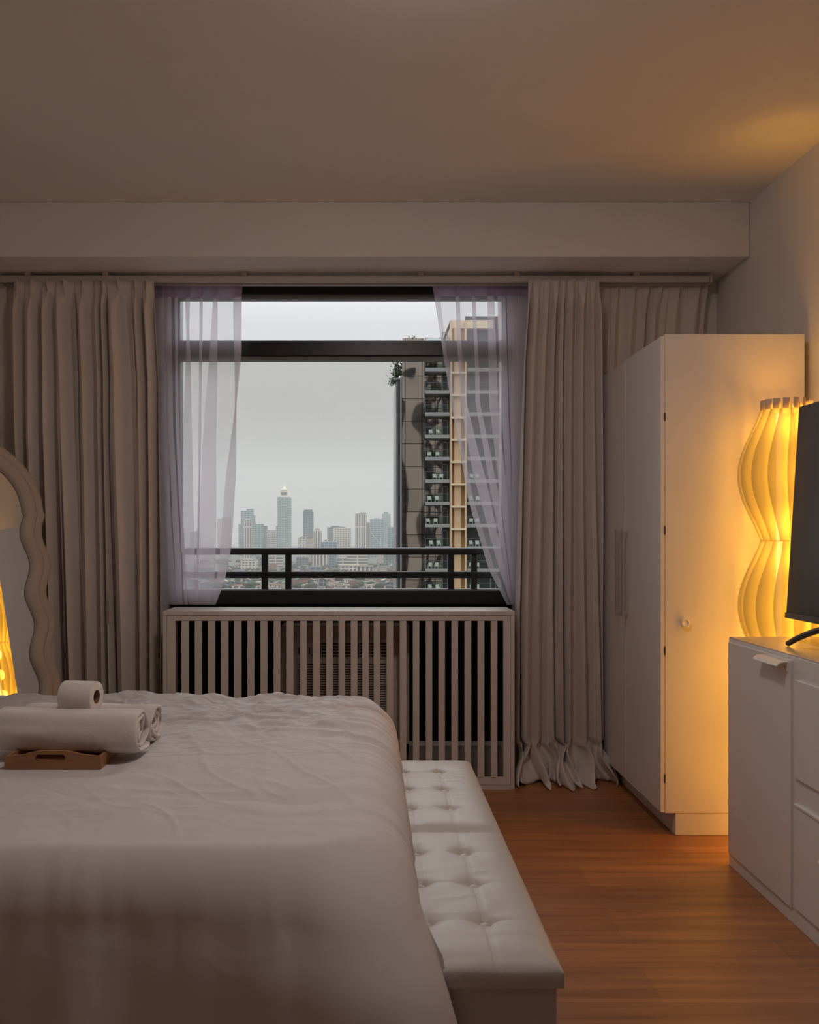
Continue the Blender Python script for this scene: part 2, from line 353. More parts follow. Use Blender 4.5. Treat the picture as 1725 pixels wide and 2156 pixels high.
# ================================================================== curtains
def curtain(name, label, pxl, pxr, D, y_top, z_bot, n, amp, seed, m, over=.35, group=None, pool=0, tape=None, tape_m=None, parts=None, thick=.0015):
    """pxl/pxr: functions of photo row giving the left/right edge; hangs at depth D"""
    rnd = random.Random(seed)
    wd = [rnd.uniform(.4, 1.7) for _ in range(n)]; tot = sum(wd); cum = [0]
    for q_ in wd: cum.append(cum[-1] + q_ / tot)
    am = [rnd.uniform(.6, 1.3) for _ in range(n + 1)]; sk = [rnd.uniform(-.5, .5) for _ in range(n + 1)]
    ztop = zz(y_top, D); NU = n * 16 + 1
    def pos(u, v, off=0):
        # u across, v from the top (0) to the bottom (1)
        z = ztop + (z_bot - ztop) * v
        row = VY + (HC - z) * K / D
        k = min(n - 1, max(0, next((i for i in range(n) if cum[i + 1] >= u), n - 1)))
        ph = (u - cum[k]) / (cum[k + 1] - cum[k])
        A = (am[k] * (1 - ph) + am[k + 1] * ph)
        w_ = 2 * PI * (ph + .10 * math.sin(3 * v + k * 1.7 + seed))
        s = math.sin(w_); prof = math.tanh(1.5 * s + sk[k] * .5)
        top = 1 - sm(0, .07, v)
        # at the tape the folds are sharp pinches
        pinch = math.exp(-((ph - .5) / .16) ** 2) * 1.5 - .35
        dy = -amp * A * (prof * (1 - top) + pinch * top * .7)
        uu = u + ns(u * 5 + seed, z * .7, seed) * .012 * (1 - top) + 0.0
        x0, x1 = (pxl(row) - VX) * D / K, (pxr(row) - VX) * D / K
        step = (x1 - x0) * (cum[k + 1] - cum[k])
        dx = over * step * .30 * math.sin(2 * w_) * (1 - top) * (.6 + .4 * v) - over * step * .35 * math.sin(4 * PI * ph) * top
        y = D + dy * (.75 + .45 * v) + ns(u * 9, z * 1.3, seed + 5) * .012 * v
        x = x0 + (x1 - x0) * uu + dx
        if pool and z < .19:
            t = (.19 - z) / .19
            bul = .5 + .5 * math.sin(u * n * 3.1 + seed + 2 * ns(u * 6, 1, 2)); b2 = ns(u * n * .9, seed, 3)
            y -= pool * (t ** 1.6) * (.25 + 1.1 * bul) - .03 * max(0, t - .8) * 5 * bul; x += t * b2 * .09 + .018 * math.sin(t * 5 + u * 17)
            z = max(.004, z * (1 - .55 * t * bul) + .035 * bul * math.sin(PI * min(1, t * 1.15)) + .02 * max(0, t - .75) * 4 * (1 - bul) * bul * 4)
        return Vector((x, y + off, z))
    bm = NB(); NV = 150 if pool else 70
    grid(bm, NU, NV, lambda u, v: pos(u, v))
    root = obj(name, bm, m, smooth=True)
    if thick:
        so = root.modifiers.new('thick', 'SOLIDIFY'); so.thickness = thick
    tag(root, label, 'curtain', group)
    if tape:
        bm = NB(); grid(bm, NU, 4, lambda u, v: pos(u, v * tape, -.003) + Vector((0, 0, .002))); obj('header_tape', bm, tape_m, root, smooth=True)
    return root
def lin(pts):
    def f(y):
        if y <= pts[0][0]: return pts[0][1]
        for (a, b), (c, d) in zip(pts, pts[1:]):
            if y <= c: return b + (d - b) * (y - a) / (c - a)
        return pts[-1][1]
    return f
curtain('blackout_curtain', 'taupe floor-length curtain bunched left of the window behind the wavy mirror', lin([(590, 28), (900, 30), (1600, 60)]), lin([(590, 322), (800, 336), (1600, 342)]), 4.37, 590, .01, 10, .050, 3, M['curtain'], group=None)
curtain('blackout_curtain', 'narrow taupe curtain end at the far left beyond the rail end', lin([(595, -60), (1600, -60)]), lin([(595, 34), (900, 40), (1600, 60)]), 4.46, 596, .01, 3, .016, 11, M['curtain'])
curtain('blackout_curtain', 'taupe curtain right of the window with its hem pooled on the wood floor', lin([(590, 1114), (760, 1102), (1285, 1088), (1640, 1086)]), lin([(590, 1262), (900, 1266), (1560, 1276), (1642, 1292)]), 4.34, 588, .0, 8, .050, 21, M['curtain'], pool=.13)
curtain('blackout_curtain', 'taupe curtain hanging behind and above the white wardrobe in the corner', lin([(590, 1256), (800, 1250), (1600, 1262)]), lin([(590, 1494), (800, 1474), (1600, 1440)]), 4.46, 592, .01, 7, .035, 33, M['curtain'])
def sheer_curtain(label, D, y_top, z_bot, ctrl, seed, amp=.011):
    """ctrl: rows of photo edges the cloth runs to and fro between (every turn back is a fold of three layers)"""
    fs = [lin(c_) for c_ in ctrl]; n = len(fs) - 1; ztop = zz(y_top, D)
    def pos(u, v, off=0):
        z = ztop + (z_bot - ztop) * v; row = VY + (HC - z) * K / D
        t = u * n; k = min(n - 1, int(t)); f_ = t - k; e_ = .5 - .5 * math.cos(PI * f_) if 0 < k < n - 1 else f_
        xa, xb = (fs[k](row) - VX) * D / K, (fs[k + 1](row) - VX) * D / K
        ya, yb = (-1) ** k * amp, (-1) ** (k + 1) * amp
        y = D + ya + (yb - ya) * e_ + .004 * ns(u * 14, z * 2.2, seed) + .012 * v * ns(u * 5, z * 1.1, seed + 2)
        x = xa + (xb - xa) * e_ + .004 * ns(u * 9 + seed, z * 3.0, 2) * sm(0, .1, v)
        return Vector((x, y + off, z))
    bm = NB(); grid(bm, n * 12 + 1, 90, lambda u, v: pos(u, v)); root = obj('sheer_curtain', bm, M['sheer'], smooth=True)
    tag(root, label, 'curtain')
    bm = NB(); grid(bm, n * 12 + 1, 5, lambda u, v: pos(u, v * .048, -.0025) + Vector((0, 0, .003 * (1 - v)))); obj('header_tape', bm, M['header'], root, smooth=True)
sheer_curtain('translucent lilac sheer curtain gathered at the left side of the window', 4.475, 594, .882, [
    [(600, 324), (1273, 346)], [(600, 346), (900, 352), (1273, 372)], [(600, 331), (900, 338), (1273, 356)], [(600, 361), (900, 366), (1273, 386)], [(600, 350), (900, 354), (1273, 370)],
    [(600, 374), (900, 378), (1273, 396)], [(600, 366), (900, 369), (1273, 388)],
    [(600, 402), (700, 400), (950, 406), (1150, 410), (1273, 414)], [(600, 388), (700, 392), (950, 384), (1150, 380), (1273, 396)],
    [(600, 428), (800, 426), (1000, 422), (1273, 420)], [(600, 420), (800, 419), (1000, 417), (1273, 412)],
    [(600, 459), (800, 458), (1150, 456), (1230, 452), (1273, 440)], [(600, 450), (700, 444), (800, 436), (950, 425), (1150, 416), (1273, 404)],
    [(600, 511), (740, 509), (850, 499), (1000, 497), (1150, 488), (1225, 474), (1273, 455)], [(600, 491), (740, 492), (860, 494), (1000, 476), (1130, 466), (1225, 455), (1273, 436)],
    [(600, 510), (740, 507), (850, 498), (1000, 496), (1150, 487), (1225, 473), (1273, 454)]], 3)
sheer_curtain('translucent lilac sheer curtain swept to the right side of the window', 4.475, 592, .882, [
    [(598, 924), (720, 938), (850, 958), (1050, 997), (1200, 1044), (1280, 1078)], [(598, 910), (720, 929), (850, 950), (1050, 984), (1200, 1030), (1280, 1072)],
    [(598, 968), (720, 972), (850, 984), (1000, 1022), (1200, 1066), (1280, 1082)], [(598, 958), (720, 962), (850, 970), (1000, 996), (1200, 1052), (1280, 1077)],
    [(598, 1002), (850, 1012), (1050, 1052), (1280, 1083)], [(598, 993), (850, 1001), (1050, 1036), (1280, 1079)],
    [(598, 1041), (850, 1050), (1050, 1070), (1280, 1085)], [(598, 1025), (850, 1030), (1050, 1052), (1280, 1081)],
    [(598, 1064), (850, 1072), (1280, 1088)], [(598, 1046), (850, 1054), (1280, 1083)],
    [(598, 1085), (850, 1086), (1280, 1089)], [(598, 1066), (850, 1072), (1280, 1085)], [(598, 1106), (850, 1100), (1280, 1091)], [(598, 1090), (850, 1088), (1280, 1087)], [(598, 1124), (1280, 1096)]], 8)

# ================================================================== wardrobe
WN = 3.543; wxl, wxr = 1.2315, 1.811
wa = thing('wardrobe', 'tall white wardrobe with two doors against the right wall', 'wardrobe', (1.52, WN, 0))
def wb(*bs):
    bm = NB()
    for a, b in bs: box(bm, (a[0] - 1.52, a[1] - WN, a[2]), (b[0] - 1.52, b[1] - WN, b[2]))
    return bm
obj('carcass', wb(((wxl, WN + .0, .093), (wxr, 4.50, 2.08))), M['white'], wa, bevel=.0025)
obj('plinth', wb(((1.2755, WN + .004, 0), (wxr, 4.50, .0935))), M['white'], wa, bevel=.003)
obj('plinth_end', wb(((1.2745, WN + .001, .002), (1.301, WN + .02, .093))), M['white'], wa, bevel=.002)
for k, (a, b, zt_) in enumerate(((WN + .001, 4.030, 2.071), (4.034, 4.50, 2.066))):
    d = obj('door', wb(((1.2135, a, .097), (1.2305, b, zt_))), M['white'], wa, bevel=.0015)
    y = 3.985 if k == 0 else 4.085
    bm = wb(((1.184, y - .008, .865), (1.192, y + .010, 1.272)), ((1.190, y - .004, .875), (1.214, y + .006, .890)), ((1.190, y - .004, 1.247), (1.214, y + .006, 1.262)))
    obj('handle', bm, M['steel'], d, bevel=.0015)
for z in (.22, .75, 1.25, 1.72): obj('hinge', wb(((1.2295, WN - .0015, z), (1.2325, WN + .004, z + .035))), M['spandrel'], wa)
bm = NB(); lathe(bm, [(.012, 0), (.013, .006), (.019, .010), (.019, .016), (.012, .017), (.011, .014), (.003, .014)], 20); bmesh.ops.rotate(bm, verts=bm.verts, matrix=Matrix.Rotation(PI / 2, 3, 'X'))
bmesh.ops.translate(bm, verts=bm.verts, vec=(1.311 - 1.52, 0, .884)); obj('knob', bm, M['white'], wa, smooth=True)

# ================================================================== dresser
DN = 3.233; dx = 1.365; dz = .862; DE = 1.45
dr = thing('dresser', 'white sideboard with door and drawers along the right wall under the television', 'dresser', (1.6, 2.35, 0))
def db(*bs):
    bm = NB()
    for a, b in bs: box(bm, (a[0] - 1.6, a[1] - 2.35, a[2]), (b[0] - 1.6, b[1] - 2.35, b[2]))
    return bm
obj('carcass', db(((dx + .0, DE, 0), (1.838, DN, dz - .004))), M['dresser'], dr, bevel=.002)
obj('top', db(((dx + .0012, DE + .001, dz - .004), (1.838, DN - .001, dz + .0005))), M['dresstop'], dr, bevel=.001)
def pull(y0, y1, z, par):
    """curved lip pull on a front at depth y0..y1, lip towards -x"""
    prof = [(0, 0), (-.012, .001), (-.024, -.001), (-.034, -.006), (-.040, -.014), (-.037, -.015), (-.031, -.009), (-.022, -.004), (-.004, -.003), (-.004, -.030), (0, -.030)]
    bm = NB(); prism(bm, prof, lambda u, v: (dx - .008 + u - 1.6, y0 - 2.35, z + v), lambda u, v: (dx - .008 + u - 1.6, y1 - 2.35, z + v))
    hd = obj('handle', bm, M['dresser'], par, bevel=.001)
    for yy in (y0 + .018, y1 - .018):
        bm = NB(); tube(bm, [(dx - .013 - 1.6, yy - 2.35, z - .018), (dx - .008 - 1.6, yy - 2.35, z - .018)], .003, 8); obj('screw', bm, M['bezel'], hd)
g_ = .0018
for (a, b) in ((2.742, 3.222), (DE + .01, 1.93)):
    d = obj('door', db(((dx - .008, a + g_, .052), (dx + .001, b - g_, .845))), M['dresser'], dr, bevel=.0012)
    pull(a + .015 if a > 2 else b - .19, a + .19 if a > 2 else b - .015, .838, d)
for (z0, z1) in ((.475, .787), (.062, .385)):
    d = obj('drawer', db(((dx - .008, 1.95, z0), (dx + .001, 2.722, z1))), M['dresser'], dr, bevel=.0012)
    if z0 < .1: pull(2.28, 2.505, .303, d)
obj('drawer_lip', db(((dx - .011, 1.95, .386), (dx + .001, 2.722, .394))), M['dresser'], dr, bevel=.001)

# ================================================================== television
tv = thing('television', 'flat black television leaning back on the white sideboard', 'television', (1.5, 2.4, dz))
lean = (1.537 - 1.49) / .752
def tvp(x, y, z): return (x + (z - .953) * lean - 1.5, y - 2.4, z - dz)
def tvbox(x0, x1, y0, y1, z0, z1):
    bm = NB(); box(bm, (x0, y0, z0), (x1, y1, z1))
    for v in bm.verts: v.co = Vector(tvp(*v.co))
    return bm
obj('housing', tvbox(1.49, 1.515, 1.74, 3.05, .953, 1.705), M['bezel'], tv, bevel=.004)
obj('screen', tvbox(1.4885, 1.4902, 1.748, 3.043, .975, 1.698), M['screen'], tv)
obj('lower_bezel', tvbox(1.486, 1.492, 1.741, 3.049, .953, .973), mat('tv_lower_trim', (.11, .10, .095), .3, metal=.4), tv, bevel=.001)
obj('back_bulge', tvbox(1.513, 1.545, 1.95, 2.85, .97, 1.4), M['bezel'], tv, bevel=.01)
for sgn, yt, yp in ((1, 2.955, 2.62), (-1, 1.84, 2.17)):
    bm = NB(); P = []
    for i in range(9):
        t = i / 8; P.append((1.452 + .055 * t - 1.5, yt + (yp - yt) * t - 2.4, .010 + .092 * math.sin(t * PI / 2) ** .9))
    tube(bm, P, [.0095 + .003 * i / 8 for i in range(9)], 10); obj('foot', bm, M['bezel'], tv, smooth=True)

# ================================================================== floor lamp
LX, LY = 1.655, 3.379
lp = thing('floor_lamp', 'glowing warm floor lamp with wavy tiered slats between wardrobe and sideboard', 'lamp', (LX, LY, 0))
TOP = 1.775; TH = .515; tiers = [(TOP - .035 - TH * (k + 1), TOP - .035 - TH * k) for k in range(3)]
bm = NB(); lathe(bm, [(.13, 0), (.13, .012), (.12, .018), (.02, .02), (.02, tiers[2][0])], 32, 1, .9); obj('base', bm, M['white'], lp)
bm = NB(); tube(bm, [(-.04, -.02, .1), (-.04, -.02, TOP - .05)], .010, 12); obj('led_tube', bm, M['tube'], lp, smooth=True)
def ring(z, r, hh, name='ring'):
    bm = NB(); lathe(bm, [(r, z), (r, z + hh), (r - .004, z + hh), (r - .004, z)], 40, 1, .9, close=True); return obj(name, bm, M['slat'], lp)
NS = 16; RX, RY = .185, .142; r0x, r0y = .098, .085
for ti, (z0, z1) in enumerate(tiers):
    ring(z0 - .002, .095, .004)
    for k in range(NS):
        th = 2 * PI * (k + .3 * ti) / NS; bm = NB()
        def f(u, v, th=th, z0=z0, z1=z1):
            s = math.sin(PI * v) ** 1.25
            wv = .72 + .28 * s                    # petals overlap like louvres
            a = th + (u - .5) * 2 * PI / NS * 1.75 * wv
            rr = 1.0 - .34 * u * (.35 + .65 * s)
            if v > .999 or v < .001: pass
            bx, by = r0x + (RX - r0x) * s, r0y + (RY - r0y) * s
            return Vector((math.cos(a) * bx * rr, math.sin(a) * by * rr, z0 + (z1 - z0) * v))
        grid(bm, 6, 33, f); o = obj('slat', bm, M['slat'], lp, smooth=True)
        so = o.modifiers.new('t', 'SOLIDIFY'); so.thickness = .001
for k in range(NS):   # short collar tabs above the top ring
    th = 2 * PI * k / NS; bm = NB()
    grid(bm, 5, 3, lambda u, v, th=th: Vector((math.cos(th + (u - .5) * .30) * .098 * (1 - .12 * u), math.sin(th + (u - .5) * .30) * .088 * (1 - .16 * u), TOP - .035 + .04 * v)))
    o = obj('collar_tab', bm, M['tab'], lp, smooth=True); so = o.modifiers.new('t', 'SOLIDIFY'); so.thickness = .001
for (z0, z1) in tiers:
    for t in (.17, .5, .83):
        L = bpy.data.lights.new('bulb', 'POINT'); L.energy = LAMP_W; L.color = (1, .43, .03); L.shadow_soft_size = .05
        o = bpy.data.objects.new('bulb', L); C.objects.link(o); o.parent = lp; o.location = (-.015, -.03, z0 + (z1 - z0) * t)

# warm fill light added unseen just above the frame to brighten the room
cl = thing('added_fill_light', 'round frosted fill light added above the foot of the bed', 'fill light', (.15, 2.02, ZC))
bm = NB(); lathe(bm, [(.20, 0), (.20, -.03), (.17, -.03), (.17, 0)], 32); obj('rim', bm, M['white'], cl)
bm = NB(); lathe(bm, [(.165, -.005), (.165, -.05), (.12, -.075), (.05, -.088), (.005, -.09)], 32); obj('diffuser', bm, emit('added_fill_glow', (1, .88, .82), FILL_W), cl, smooth=True)

# ================================================================== mirror
mth, mlean = R(38.3), R(8.4)
mn = Vector((math.cos(mth) * math.cos(mlean), -math.sin(mth) * math.cos(mlean), math.sin(mlean)))
mt = Vector((math.sin(mth), math.cos(mth), 0)); mu = mt.cross(mn); mu = mu if mu.z > 0 else -mu
MH, MW = 1.725, .35
q0 = at(124, 1470, 4.16)
# q0 lies on the right edge at height .45: centre of the base line
s_up = q0.z / mu.z
base = q0 - mt * (MW + .005) - mu * s_up
mr = bpy.data.objects.new('wavy_mirror', None); C.objects.link(mr); mr.location = (base.x, base.y, 0)
tag(mr, 'arched floor mirror with a wavy cream frame leaning left of the bed', 'mirror')
def mp(u, h, d): return mt * u + mu * h + mn * d + Vector((0, 0, base.z))
NPTS = 260
def outline(w0, hh, ampw):
    """closed outline from the bottom right up over the arch to the bottom left"""
    pts = []; arc0 = hh - w0
    N1 = 90
    def wave(h): return ampw * math.sin(2 * PI * (h - .535) / .292 + PI / 2) * (1 - sm(arc0 - .04, arc0 + .10, h))
    for i in range(N1): h = arc0 * i / N1; pts.append((w0 + wave(h), h))
    for i in range(NPTS - 2 * N1):
        a = PI * i / (NPTS - 2 * N1 - 1); pts.append((w0 * math.cos(a), arc0 + w0 * math.sin(a)))
    for i in range(N1): h = arc0 * (N1 - 1 - i) / N1; pts.append((-w0 - wave(h), h))
    return pts
bm = NB()
FW = .105
def offs(t): 
    a = outline(MW - FW * t, MH - FW * t, .019)
    return [(x, max(y, 0.0) if y > FW else FW * t + y * (1 - t)) for x, y in a]
prof = [(0, -.03), (0, .006), (.06, .016), (.22, .020), (.36, .016), (.44, .011), (.455, .022), (.55, .028), (.72, .024), (.9, .016), (.97, .006), (1, -.012), (1, -.03)]
rings = []
for t, d in prof: rings.append([bm.verts.new(mp(x, y, d)) for x, y in offs(t)])
for a, b in zip(rings, rings[1:]):
    for i in range(NPTS):
        j = (i + 1) % NPTS; bm.faces.new((a[i], a[j], b[j], b[i]))
for i in range(NPTS): j = (i + 1) % NPTS; bm.faces.new((rings[-1][i], rings[-1][j], rings[0][j], rings[0][i]))
obj('frame', bm, M['gold'], mr, smooth=True)
bm = NB(); o_ = offs(1.0); bm.faces.new([bm.verts.new(mp(x, y, -.008)) for x, y in o_]); obj('mirror_glass', bm, M['mirror'], mr)
bm = NB(); a = [bm.verts.new(mp(x * .995, y, -.0075)) for x, y in offs(.985)]; b = [bm.verts.new(mp(x, y, -.0075)) for x, y in offs(1.035)]
for i in range(NPTS): j = (i + 1) % NPTS; bm.faces.new((a[i], a[j], b[j], b[i]))
obj('inner_bevel', bm, M['framein'], mr)
bm = NB(); prism(bm, offs(.03), lambda u, v: mp(u, v, -.03), lambda u, v: mp(u, v, -.022)); obj('backing', bm, M['card'], mr)

# ================================================================== bed
bed = thing('bed', 'low double bed base and mattress under the white duvet', 'bed', (-1.05, 2.68, 0))
def bb(*bs):
    bm = NB()
    for a, b in bs: box(bm, (a[0] + 1.05, a[1] - 2.68, a[2]), (b[0] + 1.05, b[1] - 2.68, b[2]))
    return bm
obj('bed_base', bb(((-2.12, 1.98, .03), (-.05, 3.38, .26))), M['leather'], bed, bevel=.01)
obj('mattress', bb(((-2.12, 1.95, .26), (-.04, 3.40, .52))), M['mattress'], bed, bevel=.04, seg=4)
for x in (-2.0, -.2):
    for y in (2.1, 3.25): obj('leg', bb(((x, y, 0), (x + .06, y + .06, .03))), M['bezel'], bed)

BX0, BX1, BY0, BY1, BR, BZ = -1.98, -.035, 1.765, 3.38, .14, .612
def rrect(t, x0, x1, y0, y1, r):
    """point and outward normal on a rounded rectangle, t in 0..1"""
    lx, ly = x1 - x0 - 2 * r, y1 - y0 - 2 * r; q4 = PI * r / 2; per = 2 * lx + 2 * ly + 4 * q4; s = t * per
    seq = [(ly, (x1, y0 + r), (0, 1), (1, 0)), ('c', (x1 - r, y1 - r), 0), (lx, (x1 - r, y1), (-1, 0), (0, 1)), ('c', (x0 + r, y1 - r), 90),
           (ly, (x0, y1 - r), (0, -1), (-1, 0)), ('c', (x0 + r, y0 + r), 180), (lx, (x0 + r, y0), (1, 0), (0, -1)), ('c', (x1 - r, y0 + r), 270)]
    for sg in seq:
        ln = q4 if sg[0] == 'c' else sg[0]
        if s <= ln + 1e-9:
            if sg[0] == 'c':
                a = R(sg[2]) + s / r; n_ = Vector((math.cos(a), math.sin(a))); return Vector(sg[1]) + n_ * r, n_
            return Vector(sg[1]) + Vector(sg[2]) * s, Vector(sg[3])
        s -= ln
    return Vector((x1, y0 + r)), Vector((1, 0))
NT = 900; ctr = Vector(((BX0 + BX1) / 2, (BY0 + BY1) / 2))
def topz(x, y):
    """crown, sags and creases of the duvet's upper surface"""
    z = BZ + .012 * math.cos(x * 1.3 + .4) * math.cos((y - 2.7) * 1.8)
    far = sm(2.3, 3.0, y)
    z -= .012 * far
    z += .012 * far * ns(x * 3.2, y * 2.2, 1) * 1.4
    # long soft folds
    d = x * .55 + y
    z += (.3 + .7 * far) * .010 * (1 - abs(ns(x * 2.2 + 3, y * 7.5 + 1.5 * ns(x * 3, y * 3, 4), 2)) * 3.2)
    z += far * .0075 * (1 - 2.6 * abs(ns(x * 6.5 + y * 2, y * 15 + 2 * ns(x * 4, y * 4, 9), 7)))
    z += .003 * (1 - 3 * abs(ns(x * 9 - y * 3, y * 4 + x * 3, 15))) * (1 - far)
    # creases fanning from the middle
    z += .009 * far * (1 - 3 * abs(ns((x + .55) * 6 - (y - 3) * 5, (y + x * .3) * 3.2, 21))) * sm(-1.2, -.6, x)
    cz_ = lambda n_, w_: math.exp(-abs(n_) / w_)
    z -= .0055 * (.35 + .65 * far) * cz_(ns(x * 2.6 - y * 1.2 + 5, y * 5.5 + x * 1.1 + .8 * ns(x * 4, y * 4, 3), 41), .035)
    z += .0050 * (.25 + .75 * far) * cz_(ns(x * 4.5 + y * 2.5, y * 7 - x * 2 + .7 * ns(x * 5, y * 5, 6), 47), .05)
    z -= .0045 * far * cz_(ns(x * 9 - y * 6, y * 11 + x * 5, 53), .07)
    z += .004 * cz_(ns(x * 5.5 + y * 3.5 - 2, y * 2.2 - x * 1.2, 59), .05) * sm(-.9, -.4, x)
    # pulled seams
    z += .0025 * math.exp(-((y - (2.47 + .05 * math.sin(x * 2.2))) / .006) ** 2)
    z -= .035 * sm(-1.35, -1.95, x) * sm(2.9, 3.5, y)
    z = BZ + (z - BZ) * (.2 + .8 * sm(BY0, BY0 + .22, y))
    k = sm(-.60, -.72, x) * sm(2.95, 2.8, y) * sm(2.18, 2.30, y)     # pressed flat under the tray
    z += (.604 - z) * k
    return z
def duvet_pt(t, s):
    """s<0 inside the top (fraction), s in 0..1 roll, s>1 drop"""
    p, nr = rrect(t, BX0, BX1, BY0, BY1, .10)
    if s <= 0:
        q_ = ctr + (p - ctr) * (1 + s)
        return Vector((q_.x, q_.y, topz(q_.x, q_.y)))
    foot = sm(.3, .95, nr.x); near = sm(.2, .9, -nr.y)
    lobe = math.exp(-((math.degrees(math.atan2(nr.y, nr.x)) + 55) / 28) ** 2)
    zt_ = topz(p.x, p.y); r = BR
    fold = ns(p.x * 7 + p.y * 7, 0, 31); fold2 = ns(p.x * 15, p.y * 15, 33)
    def place(a, drop):
        rz_ = r * (1 - .15 * near); z = zt_ - rz_ * (1 - math.cos(a)) - drop; h = zt_ - z
        o_ = r * math.sin(a) * (1 - .42 * near) + drop * (.12 * near + .02) + lobe * 1.28 * max(0, h - .01) / (1 + 3.2 * h)
        o_ += sm(-.42, -.05, p.x) * near * .30 * min(h, .2)
        o_ += (.006 * math.sin(a) + .09 * drop) * (fold * .9 + fold2 * .4) * (1 - foot * .6)
        o_ += .005 * math.sin(a) * ns(p.x * 30, p.y * 26, z * 6) * (1 if drop == 0 else .4)
        q_ = p + nr * o_; return Vector((q_.x, q_.y, z))
    if s <= 1: return place(s * PI / 2, 0)
    z1 = place(PI / 2, 0).z; tst = place(PI / 2, max(0, z1 - .412)); hem = .03
    onb = tst.x > -.02 and tst.y > 1.683 and nr.x > .1          # this piece rests on the bench
    if onb: hem = .408
    v = place(PI / 2, max(0.0, (z1 - hem)) * (s - 1))
    if onb: v.x += .016 * (s - 1) * (.6 + fold)
    return v
bm = NB(); ss = [-1 + .985 * (i / 46) ** .75 + .0 for i in range(47)]
ss = [-.97 + .97 * (i / 110) ** .8 for i in range(111)] + [(i + 1) / 16 for i in range(16)] + [1 + (i + 1) / 16 for i in range(16)]
rings = [[bm.verts.new(duvet_pt(i / NT, s)) for i in range(NT)] for s in ss]
for a, b in zip(rings, rings[1:]):
    for i in range(NT): j = (i + 1) % NT; bm.faces.new((a[i], a[j], b[j], b[i]))
bm.faces.new(rings[0])
dv = obj('duvet', bm, M['duvet'], smooth=True); tag(dv, 'thick white duvet draped over the bed, hanging down to the floor in front', 'duvet')

# ================================================================== bench
BH = .40; bx0, bx1 = -.003, .388; by0, by1 = 1.69, 3.24; bm_ = (by0 + by1) / 2
be = thing('storage_bench', 'white tufted leatherette storage bench with two lids at the foot of the bed', 'bench', ((bx0 + bx1) / 2, bm_, 0))
ox = (bx0 + bx1) / 2
def ob_(*bs):
    bm = NB()
    for a, b in bs: box(bm, (a[0] - ox, a[1] - bm_, a[2]), (b[0] - ox, b[1] - bm_, b[2]))
    return bm
obj('box_body', ob_(((bx0 + .012, by0 + .014, .012), (bx1 - .011, bm_ - .004, BH - .045))), M['leather'], be, bevel=.003)
obj('box_body', ob_(((bx0 + .012, bm_ + .004, .012), (bx1 - .011, by1 - .014, BH - .045))), M['leather'], be, bevel=.003)
for x in (bx0 + .03, bx1 - .06):
    for y in (by0 + .03, bm_ - .06, bm_ + .03, by1 - .06): obj('foot', ob_(((x, y, 0), (x + .03, y + .03, .012))), M['bezel'], be)
def lid(y0, y1):
    w_, l_ = bx1 - bx0, y1 - y0; bxs = [w_ / 3, 2 * w_ / 3]; bys = [l_ * .24, l_ * .5, l_ * .765]
    Hh = .026
    def hz(x, y):
        e = min(x, w_ - x, y, l_ - y); z = Hh * (1 - math.exp(-max(0, e) / .022)) 
        dmin = 1
        bt = 0
        for a in bxs:
            for b in bys:
                d_ = math.hypot((x - a) / .9, y - b); z -= .013 * math.exp(-(d_ / .016) ** 1.3) + .006 * math.exp(-(d_ / .045) ** 2); bt = max(bt, math.exp(-(d_ / .05) ** 2))
        for a in bxs:
            z -= .0010 * math.exp(-((x - a) / .008) ** 2) + .0006 * (math.exp(-((x - a - .006) / .0016) ** 2) + math.exp(-((x - a + .006) / .0016) ** 2))
        for b in bys:
            z -= (.0016 + .004 * bt) * math.exp(-abs(y - b) / .009)
        z += .0014 * ns(x * 9 + y0, y * 9, 3) + .0008 * (1 - 3 * abs(ns(x * 8, y * 26, y0)))
        return z
    bm = NB(); nu, nv = 150, 190
    V = grid(bm, nu, nv, lambda u, v: Vector((bx0 - ox + u * w_, y0 - bm_ + v * l_, BH - .012 + hz(u * w_, v * l_) - .006)))
    lo = BH - .048
    per = V[0][:] + [V[j][-1] for j in range(1, nv)] + V[-1][-2::-1] + [V[j][0] for j in range(nv - 2, 0, -1)]
    low = [bm.verts.new((v.co.x, v.co.y, lo)) for v in per]; n = len(per)
    for i in range(n): j = (i + 1) % n; bm.faces.new((per[i], per[j], low[j], low[i]))
    bm.faces.new(low)
    L = obj('lid', bm, M['leather'], be, smooth=True)
    L.data.set_sharp_from_angle(angle=R(50))
    for a in bxs:
        for b in bys:
            bm = NB(); lathe(bm, [(.0005, -.004), (.013, -.003), (.016, .001), (.0135, .006), (.008, .009), (.0005, .0102)], 18)
            bmesh.ops.translate(bm, verts=bm.verts, vec=(bx0 - ox + a, y0 - bm_ + b, BH - .012 + hz(a, b) - .006 + .004)); obj('tuft_button', bm, M['leather'], L, smooth=True)
lid(by0, bm_ - .0015); lid(bm_ + .0015, by1)

